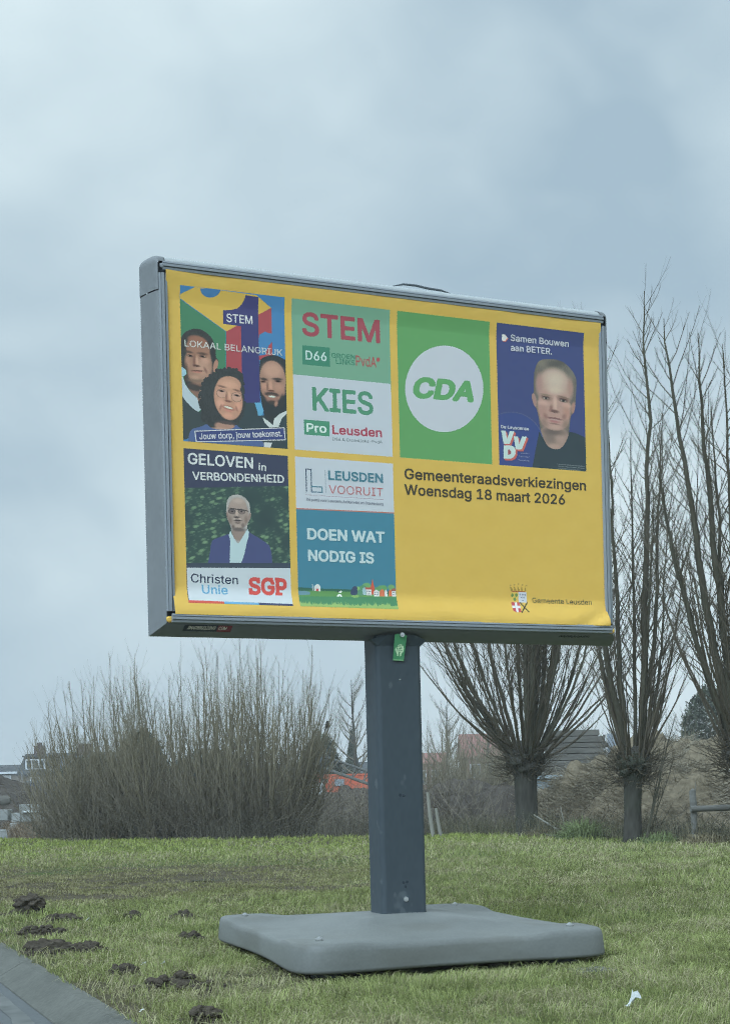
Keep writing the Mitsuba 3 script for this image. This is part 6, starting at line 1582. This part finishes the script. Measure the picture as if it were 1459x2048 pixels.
add('head_drum', rotz(trimesh.creation.cylinder(radius=0.36, height=1.0, sections=20, transform=trimesh.transformations.rotation_matrix(math.pi / 2, [1, 0, 0], [0, 0, 0])), 0).apply_translation(A_ + np.array([-0.05, 0.4, 0.15])), 'm_rail_dark', parent=cv)
add('strut', tube(np.array([A_ + np.array([0.3, 0.4, 0]), A_ + np.array([-0.3, 0.4, -3.2])]), 0.06, 6), 'm_conveyor', parent=cv)
add('strut', tube(np.array([B_ + np.array([-0.5, 0.4, 0]), B_ + np.array([-0.4, 0.4, -1.8])]), 0.06, 6), 'm_conveyor', parent=cv)
bsdf('m_sack', (0.52, 0.54, 0.54), rough=0.6)
rng = np.random.default_rng(6)
for k_, (x_, z_, lab) in enumerate(((-2.95, 1.35, 'white sack lowest at the left of the pile by the orange container'), (-2.62, 1.42, 'white sack lying second from the left in the pile'), (-2.28, 1.40, 'white sack at the right end of the pile'),
                                    (-2.62, 1.80, 'white sack on top of the left half of the pile'), (-2.32, 1.82, 'white sack topmost at the right of the pile'))):
    k2 = add('sack', lump((x_, 72 + 0.1 * k_, z_), 0.24, 0.2, 0.26, k_ + 3, 2, 0.35, 1.6), 'm_sack', smooth=True)
    tag(k2, lab, 'sack', 'white sacks by the orange container')
k_ = add('rubble_bank', lump((-2.6, 72.6, 0.5), 1.1, 0.9, 0.85, 3, 3, 0.4), 'm_dark_soil', smooth=True)
tag(k_, 'bank of dark rubble under the white sacks', 'bank')

# ---- trees further back
matte('m_far_leaf', proc(lambda p, n, uv: mix((0.055, 0.066, 0.048), (0.115, 0.130, 0.090), fbm(p.x * 1.2, p.y * 1.2, p.z * 1.2, 3))))


def crown_cloud(cx, cy, cz, rx, ry, rz, n, leaf, seed, cone=False):
    rng = np.random.default_rng(seed)
    d = rng.normal(size=(n, 3))
    d /= np.linalg.norm(d, axis=1, keepdims=True)
    lumpy = 0.72 + 0.55 * (meshkit.fbm(d * 2.2 + seed, 3, seed))
    r = lumpy * (0.55 + 0.45 * rng.random(n) ** 0.5)
    p = d * r[:, None]
    if cone:
        h = (p[:, 2] + 1) / 2
        p[:, :2] *= np.clip(1.05 - h, 0.02, 1)[:, None] * 1.2
    p = p * np.array([rx, ry, rz]) + np.array([cx, cy, cz])
    a = rng.normal(size=(n, 3))
    b = rng.normal(size=(n, 3))
    a *= leaf / np.linalg.norm(a, axis=1, keepdims=True)
    b *= leaf * 0.6 / np.linalg.norm(b, axis=1, keepdims=True)
    v = np.stack([p - a, p + b, p + a], 1).reshape(-1, 3)
    return v, np.arange(3 * n).reshape(-1, 3)


def leafy_tree(label, x, y, top, rx, ry, n, leaf, seed, bottom=0.6, cone=False, name='evergreen_tree', cat_='tree'):
    t = thing(name, label, cat_)
    add('trunk', tube(np.array([[x, y, 0], [x, y, bottom + (top - bottom) * 0.6]]), [0.16, 0.08], 7), 'm_bark', parent=t)
    add('crown', crown_cloud(x, y, (top + bottom) / 2, rx, ry, (top - bottom) / 2, n, leaf, seed, cone), 'm_far_leaf', parent=t, kind='stuff')


leafy_tree('dark rounded evergreen bush behind the hedge left of the post', -3.15, 99, 5.7, 1.55, 1.5, 9000, 0.16, 1)
leafy_tree('small dark pointed conifer left of the post', -1.15, 130, 7.4, 1.0, 1.0, 5000, 0.20, 2, cone=True)
leafy_tree('dark ivy grown tree behind the bushes at the right edge', 17.6, 70, 6.4, 1.5, 1.4, 8000, 0.15, 3)
leafy_tree('dark tall evergreen seen through the hedge under the lower left corner of the board', -13.2, 82, 5.6, 1.5, 1.4, 9000, 0.16, 4)
leafy_tree('dark low evergreen seen through the left part of the hedge', -16.6, 84, 4.2, 2.2, 1.6, 9000, 0.16, 5)
leafy_tree('dark low evergreen seen through the middle of the hedge', -9.6, 84, 4.3, 2.6, 1.6, 9000, 0.16, 6)


def bare_tree(label, x, y, h, spread, seed, mat='m_twig', n1=26):
    t = thing('bare_tree', label, 'tree', 'bare trees far behind the yard')
    rng = np.random.default_rng(seed)
    z0 = 0.0
    q = path((x, y, z0), rng.random() * 6, 0.03, h * 0.95, 14, 0.2, 0.04, rng)
    rad = np.linspace(h * 0.022, 0.02, 15)
    add('trunk', tube(q, rad, 7), 'm_bark', parent=t, smooth=True)
    bag = Bag()
    for k in range(n1):
        f = 0.22 + 0.75 * (k + rng.random()) / n1
        i = min(int(f * 14), 13)
        w = f * 14 - i
        p = q[i] * (1 - w) + q[i + 1] * w
        L = spread * (1.15 - 0.75 * f) * rng.uniform(0.7, 1.2)
        az = rng.random() * 2 * math.pi
        b = path(p, az, rng.uniform(0.75, 1.15), L, 7, 0.75, 0.07, rng)
        r0 = h * 0.008 * (1.2 - f)
        rb = np.linspace(r0, 0.012, 8)
        bag.add(b, rb, 4)
        side_shoots(bag, b, rb, rng, 9, 0.2, 1.0, L * 0.42, 0.024, 1, 3, 0.7, 4)
    add('crown', bag.mesh(), mat, parent=t, kind='stuff')


for a in (('bare tree with rounded crown just left of the post', -0.55, 110, 11.2, 4.2, 1), ('bare tree right of the post behind the red roof', 6.8, 112, 9.0, 4.2, 2), ('bare tree above the red roof beside the thick willow', 11.2, 125, 9.6, 4.6, 3),
          ('low bare tree between the first two willows', 15.5, 118, 7.6, 4.4, 4), ('low bare tree behind the stacked slabs', 19.6, 120, 7.2, 4.4, 5), ('bare tree behind the slender willow', 23.5, 115, 8.4, 4.6, 6), ('wide bare tree low between the last two willows', 28.0, 118, 7.6, 4.6, 7)):
    bare_tree(*a)

# ---- houses
bsdf('m_brick_wall', proc(lambda p, n, uv: mix((0.17, 0.145, 0.115), (0.27, 0.235, 0.19), fbm(p.x * 2.5, p.y * 2.5, p.z * 9, 3))), rough=0.9, spec=0.1)
bsdf('m_red_brick', proc(lambda p, n, uv: mix((0.17, 0.095, 0.08), (0.26, 0.15, 0.125), fbm(p.x * 2.5, p.y * 2.5, p.z * 9, 3))), rough=0.9, spec=0.1)
bsdf('m_roof_tile', proc(lambda p, n, uv: mix((0.040, 0.046, 0.050), (0.075, 0.082, 0.085), fbm(p.x * 3, p.y * 3, p.z * 14, 3))), rough=0.8, spec=0.2)
bsdf('m_red_tile', proc(lambda p, n, uv: mix((0.24, 0.11, 0.095), (0.33, 0.165, 0.14), fbm(p.x * 3, p.y * 3, p.z * 14, 3))), rough=0.8, spec=0.2)
bsdf('m_dark_brick', (0.085, 0.060, 0.055), rough=0.9, spec=0.1)
bsdf('m_frame', (0.60, 0.63, 0.64), rough=0.5)
bsdf('m_pane', (0.05, 0.065, 0.075), rough=0.12, spec=0.6)
bsdf('m_curtain', (0.46, 0.47, 0.46), rough=0.6)


def window(par, x0, x1, y, z0, z1, bars=1, pane='m_pane'):
    w = add('window', boxm(x0, x1, y - 0.06, y + 0.05, z0, z1), pane, parent=par)
    fr = [boxm(x0 - 0.12, x1 + 0.12, y - 0.14, y - 0.02, z1, z1 + 0.12), boxm(x0 - 0.12, x1 + 0.12, y - 0.14, y - 0.02, z0 - 0.12, z0),
          boxm(x0 - 0.12, x0, y - 0.14, y - 0.02, z0, z1), boxm(x1, x1 + 0.12, y - 0.14, y - 0.02, z0, z1)]
    for b in range(1, bars):
        xb = x0 + (x1 - x0) * b / bars
        fr.append(boxm(xb - 0.06, xb + 0.06, y - 0.13, y - 0.03, z0, z1))
    add('frame', cat(fr), 'm_frame', parent=w)


def gable_roof(x0, x1, y0, y1, ze, zr, over=0.3, thick=0.2):
    ym = (y0 + y1) / 2
    v = np.array([(x0 - over, y0 - over, ze), (x1 + over, y0 - over, ze), (x1 + over, ym, zr), (x0 - over, ym, zr), (x0 - over, y1 + over, ze), (x1 + over, y1 + over, ze)])
    v2 = v - np.array([0, 0, thick])
    f = [[0, 1, 2], [0, 2, 3], [3, 2, 5], [3, 5, 4]]
    g = [[6 + a for a in t[::-1]] for t in f]
    e = []
    for a, b in ((0, 1), (1, 2), (2, 5), (5, 4), (4, 3), (3, 0)):
        e += [[a, 6 + a, 6 + b], [a, 6 + b, b]]
    return trimesh.Trimesh(np.vstack([v, v2]), np.array(f + g + e), process=False)


def house(label, x0, x1, y0, y1, ze, zr, wall, roof):
    h = thing('house', label, 'house')
    ym = (y0 + y1) / 2
    v = np.array([(x0, y0, -0.5), (x1, y0, -0.5), (x1, y1, -0.5), (x0, y1, -0.5), (x0, y0, ze), (x1, y0, ze), (x1, y1, ze), (x0, y1, ze), (x0, ym, zr - 0.25), (x1, ym, zr - 0.25)])
    f = np.array([[0, 1, 5], [0, 5, 4], [1, 2, 6], [1, 6, 5], [2, 3, 7], [2, 7, 6], [3, 0, 4], [3, 4, 7], [5, 6, 9], [4, 8, 7]])
    add('wall', trimesh.Trimesh(v, f, process=False), wall, parent=h)
    r = add('roof', gable_roof(x0, x1, y0, y1, ze, zr), roof, parent=h)
    return h, r


h, r = house('brick house with dark roof, white dormer and two chimneys at the left edge', -42.6, -26.5, 170, 179, 5.1, 7.7, 'm_brick_wall', 'm_roof_tile')
window(h, -41.2, -40.2, 170, 3.1, 4.5)
window(h, -36.0, -35.0, 170, 3.1, 4.5)
window(h, -31.5, -30.4, 170, 3.1, 4.5)
add('gutter', boxm(-42.9, -26.2, 169.5, 169.68, 4.86, 5.02), 'm_roof_tile', parent=h)
dm = add('dormer', boxm(-42.2, -38.6, 170.9, 174.0, 5.25, 7.15), 'm_roof_tile', parent=h)
w = add('window', boxm(-41.9, -39.7, 170.78, 170.9, 5.72, 6.72), 'm_pane', parent=h)
fr = [boxm(-42.05, -39.55, 170.68, 170.86, 6.72, 6.9), boxm(-42.05, -39.55, 170.68, 170.86, 5.54, 5.72)] + [boxm(a - 0.10, a + 0.10, 170.68, 170.86, 5.72, 6.72) for a in (-41.95, -41.2, -40.4, -39.65)]
add('frame', cat(fr), 'm_frame', parent=w)
add('cornice', boxm(-42.4, -38.4, 170.6, 174.2, 7.15, 7.33), 'm_roof_tile', parent=dm)
add('chimney', boxm(-41.7, -40.5, 173.9, 175.1, 7.0, 8.7), 'm_dark_brick', parent=r)
add('chimney', boxm(-41.35, -40.85, 174.2, 174.8, 8.7, 9.1), 'm_dark_brick', parent=r)
add('chimney', boxm(-36.2, -34.6, 173.9, 175.1, 7.0, 8.8), 'm_dark_brick', parent=r)
h, r = house('brick house with a wide pale window cut off by the left edge', -60.0, -47.8, 190, 197, 5.6, 6.9, 'm_brick_wall', 'm_roof_tile')
window(h, -51.8, -48.9, 190, 3.9, 5.25, 2, 'm_curtain')
window(h, -56.6, -54.0, 190, 3.9, 5.25, 2, 'm_curtain')
add('bargeboard', boxm(-60.2, -47.5, 189.55, 189.68, 5.55, 5.85), 'm_frame', parent=r)
h, r = house('house with red tiled roof seen through the stems of the thick willow', 11.6, 16.2, 160, 168, 5.6, 8.4, 'm_red_brick', 'm_red_tile')
window(h, 12.4, 13.4, 160, 3.2, 4.6)
window(h, 14.2, 15.2, 160, 3.2, 4.6)
h, r = house('low red brick house right beside the post', 5.2, 9.4, 158, 166, 5.0, 6.2, 'm_red_brick', 'm_red_tile')
window(h, 6.0, 7.0, 158, 2.6, 4.0)
window(h, 7.8, 8.8, 158, 2.6, 4.0)
for a in ((-25.0, -9.0, 200, 208, 4.6, 6.4, 'long house with a dark roof hidden behind the middle of the hedge'), (-7.5, 1.5, 185, 193, 4.4, 6.0, 'brown house roof behind the conifer left of the post'), (18.0, 30.0, 175, 183, 4.4, 6.3, 'house with a dark roof behind the right willows')):
    h, r = house(a[6], *a[:6], 'm_brick_wall', 'm_roof_tile')
    for k_ in range(3):
        xw = a[0] + (a[1] - a[0]) * (0.2 + 0.28 * k_)
        window(h, xw, xw + 1.2, a[2], 2.4, 3.8)

# ---- left yard: blocks, pipe, gate, sign, dark container
bsdf('m_block', proc(lambda p, n, uv: mix((0.22, 0.23, 0.215), (0.40, 0.41, 0.385), fbm(p.x * 3, p.y * 3, p.z * 6, 4))), rough=0.9, spec=0.1)
bsdf('m_wet_white', (0.66, 0.70, 0.68), rough=0.35)
BL = [((-13.45, -12.35, 53.4, 54.0, 0.98, 1.30), 'm_block', 'long concrete block on top of the pile at the left edge'), ((-13.1, -12.0, 52.3, 52.9, 0.62, 0.98), 'm_block', 'long concrete block lowest at the right of the pile'),
      ((-14.6, -13.75, 53.0, 53.6, 0.70, 1.12), 'm_block', 'square concrete block at the left end of the pile'), ((-13.6, -13.25, 52.9, 53.4, 0.62, 0.98), 'm_block', 'small concrete block in the middle of the pile'),
      ((-13.22, -12.88, 53.0, 53.5, 0.64, 0.98), 'm_block', 'small concrete block right of the middle of the pile'), ((-13.55, -13.25, 52.4, 52.8, 0.36, 0.60), 'm_block', 'small pale concrete block at the foot of the pile'),
      ((-14.7, -12.2, 52.6, 54.4, -0.1, 0.34), 'm_block', 'broad concrete block carrying the pile')]
for (b, mat, lab) in BL:
    m = rotz(boxm(*b, 0.02), 6 if b[1] - b[0] > 0.9 else -4, ((b[0] + b[1]) / 2, (b[2] + b[3]) / 2, 0))
    k_ = add('concrete_block', m, mat)
    tag(k_, lab, 'block', 'concrete blocks piled at the left edge')
m = rotz(boxm(-13.05, -12.1, 52.15, 52.6, 0.985, 1.05, 0.01), 8, (-12.6, 52.4, 0))
k_ = add('white_board', m, 'm_wet_white')
tag(k_, 'bright white board lying on the lowest long block', 'board')
k_ = add('concrete_pipe', tube(np.array([[-15.6, 53.6, 1.48], [-14.0, 53.8, 1.47], [-13.86, 53.8, 1.47]]), [0.19, 0.19, 0.13], 16, cap=True), 'm_old_slab', smooth=40)
tag(k_, 'grey brown pipe lying on the concrete blocks at the left edge', 'pipe')
bsdf('m_navy', (0.045, 0.058, 0.085), rough=0.5)
dc = thing('dark_container', 'dark navy site container below the brick house', 'container')
add('body', boxm(-32.0, -27.2, 130, 133, 0.0, 3.3), 'm_navy', parent=dc)
add('lintel', boxm(-32.1, -26.0, 129.9, 133.1, 3.3, 3.5), 'm_rail_dark', parent=dc)
for x_ in (-31.3, -29.6):
    add('door', boxm(x_, x_ + 1.5, 129.93, 129.99, 0.2, 3.1), 'm_navy', parent=dc)
add('notice', boxm(-31.6, -31.2, 129.88, 129.92, 2.5, 2.72), 'm_white_paint', parent=dc)
gt = thing('yard_gate', 'grey tubular yard gate in front of the dark container', 'gate')
for x_ in (-24.75, -23.95, -24.05 + 0.55):
    add('gate_post', boxm(x_ - 0.05, x_ + 0.05, 100, 100.1, 0.0, 2.55 if x_ < -24 else 2.3), 'm_rail', parent=gt)
add('cross_bar', tube(np.array([[-24.9, 99.9, 1.72], [-22.3, 99.9, 1.86]]), 0.04, 6, cap=True), 'm_rail', parent=gt)
sg = thing('square_sign', 'small white square sign with a dark disc left of the gate', 'sign')
add('pole', tube(np.array([[-25.2, 100, 0], [-25.2, 100, 2.9]]), 0.04, 7, cap=True), 'm_rail', parent=sg)
add('plate', boxm(-25.38, -25.02, 99.90, 99.95, 2.40, 2.84), 'm_white_paint', parent=sg)
m = trimesh.creation.cylinder(radius=0.12, height=0.02, sections=20, transform=trimesh.transformations.rotation_matrix(math.pi / 2, [1, 0, 0]))
m.apply_translation([-25.2, 99.885, 2.62])
add('disc', m, 'm_navy', parent=sg)
lp = thing('lamp_post', 'thin grey lamp post before the house at the left edge', 'lamp post')
add('pole', tube(np.array([[-33.6, 135, 0], [-33.6, 135, 4.6]]), [0.06, 0.04], 7), 'm_rail', parent=lp)

# ------------------------------------------------------------------ near ground: clods, litter, puddle
where = ['at the left edge with a broken block on top', 'second from the left edge', 'tiny, midway between kerb and slab', 'small, behind the left end of the slab', 'flat, near the kerb at the left edge',
         'largest, beside the kerb', 'black, right of the largest one', 'small, close to the left corner of the slab', 'small, near the kerb end', 'broad, in the near grass left of the slab', 'tiny, at the bottom edge']
for k_, (x, y, r) in enumerate(MOLES):
    rng = np.random.default_rng(300 + k_)
    z_ = float(gz(x, y))
    ms = [lump((x, y, z_ - 0.015), r * 0.66, r * 0.5, (0.08 if k_ in (4, 9) else 0.13) * (0.45 + r * 1.6), 40 + k_, 4, 0.5, 2.6)]
    for c_ in range(44):
        a, d = rng.random() * 6.28, r * rng.uniform(0.3, 1.25)
        s = rng.uniform(0.008, 0.045) * (0.6 + r)
        if kerb_dist(x + d * math.cos(a), y + d * math.sin(a) * 0.8) > -0.05:
            continue
        ms.append(lump((x + d * math.cos(a), y + d * math.sin(a) * 0.8, z_ + max(0.0, 0.12 * (1 - d / r))), s, s, s * 0.8, c_ + k_, 2, 0.45, 2.0))
    if k_ == 0:
        ms.append(lump((x + 0.05, y, z_ + 0.14), 0.16, 0.12, 0.10, 7, 3, 0.7))
    k2 = add('soil_clod', cat(ms), 'm_clod')
    tag(k2, 'dark clod of dug up soil ' + where[k_], 'clod', 'clods of soil on the grass')
matte('m_litter', (0.62, 0.64, 0.62))


def crumple(x, y, r, h, seed, label):
    rng = np.random.default_rng(seed)
    n = 9
    g = np.linspace(-1, 1, n)
    U, Vv = np.meshgrid(g, g)
    p = np.stack([U * 2.2, Vv * 2.2, 0 * U + seed], -1)
    z = h * (meshkit.noise(p * 1.3, seed) * 1.5 - 0.2) * (1.1 - 0.5 * (U ** 2 + Vv ** 2)) + 0.5 * h * U
    xx = x + r * (U + 0.3 * (meshkit.noise(p, seed + 1) - 0.5))
    yy = y + r * 0.6 * (Vv + 0.3 * (meshkit.noise(p, seed + 2) - 0.5))
    v = np.stack([xx, yy, gz(xx, yy) + 0.035 + np.maximum(z, 0)], -1).reshape(-1, 3)
    q = np.arange(n - 1)[:, None] * n + np.arange(n - 1)[None, :]
    f = np.concatenate([np.stack([q, q + 1, q + n + 1], -1).reshape(-1, 3), np.stack([q, q + n + 1, q + n], -1).reshape(-1, 3)])
    k = add('litter', (v, f), 'm_litter')
    tag(k, label, 'litter')


crumple(1.53, 8.02, 0.045, 0.085, 1, 'crumpled white plastic scrap at the bottom right')
crumple(-1.37, 8.25, 0.016, 0.02, 2, 'tiny white scrap by the end of the kerb')
crumple(-1.75, 10.67, 0.024, 0.02, 3, 'small white scrap beside the broad clod')
crumple(-1.60, 10.67, 0.018, 0.02, 4, 'second small white scrap right of the broad clod')
crumple(-3.02, 14.85, 0.020, 0.03, 5, 'small white scrap on the second clod from the left')
bsdf('m_puddle', (0.05, 0.048, 0.038), rough=0.12, spec=0.5)
a = np.linspace(0, 2 * np.pi, 60, endpoint=False)
rr = 0.75 + 0.6 * (meshkit.fbm(np.column_stack([np.cos(a) * 1.6, np.sin(a) * 1.6, 0 * a]), 3, 7) - 0.5)
zc = float(gz(-2.5, 22.3))
v = np.vstack([[-2.5, 22.3, zc + 0.006], np.column_stack([-2.5 + 0.50 * rr * np.cos(a), 22.3 + 0.42 * rr * np.sin(a), 0 * a + zc + 0.006])])
f = np.array([[0, 1 + i, 1 + (i + 1) % 60] for i in range(60)])
k_ = add('puddle', (v, f), 'm_puddle', kind='structure')
tag(k_, 'small puddle in the trodden grass')

# ------------------------------------------------------------------ damp winter air
scene['haze'] = {'type': 'cube', 'to_world': T().translate([0, 296, 6.6]) @ T().scale([910, 310, 8.8]), 'bsdf': {'type': 'null'}, 'interior': {'type': 'ref', 'id': 'damp_air'}}
tag('haze', 'thin damp winter air over the verge and the yard', 'haze', kind='stuff')
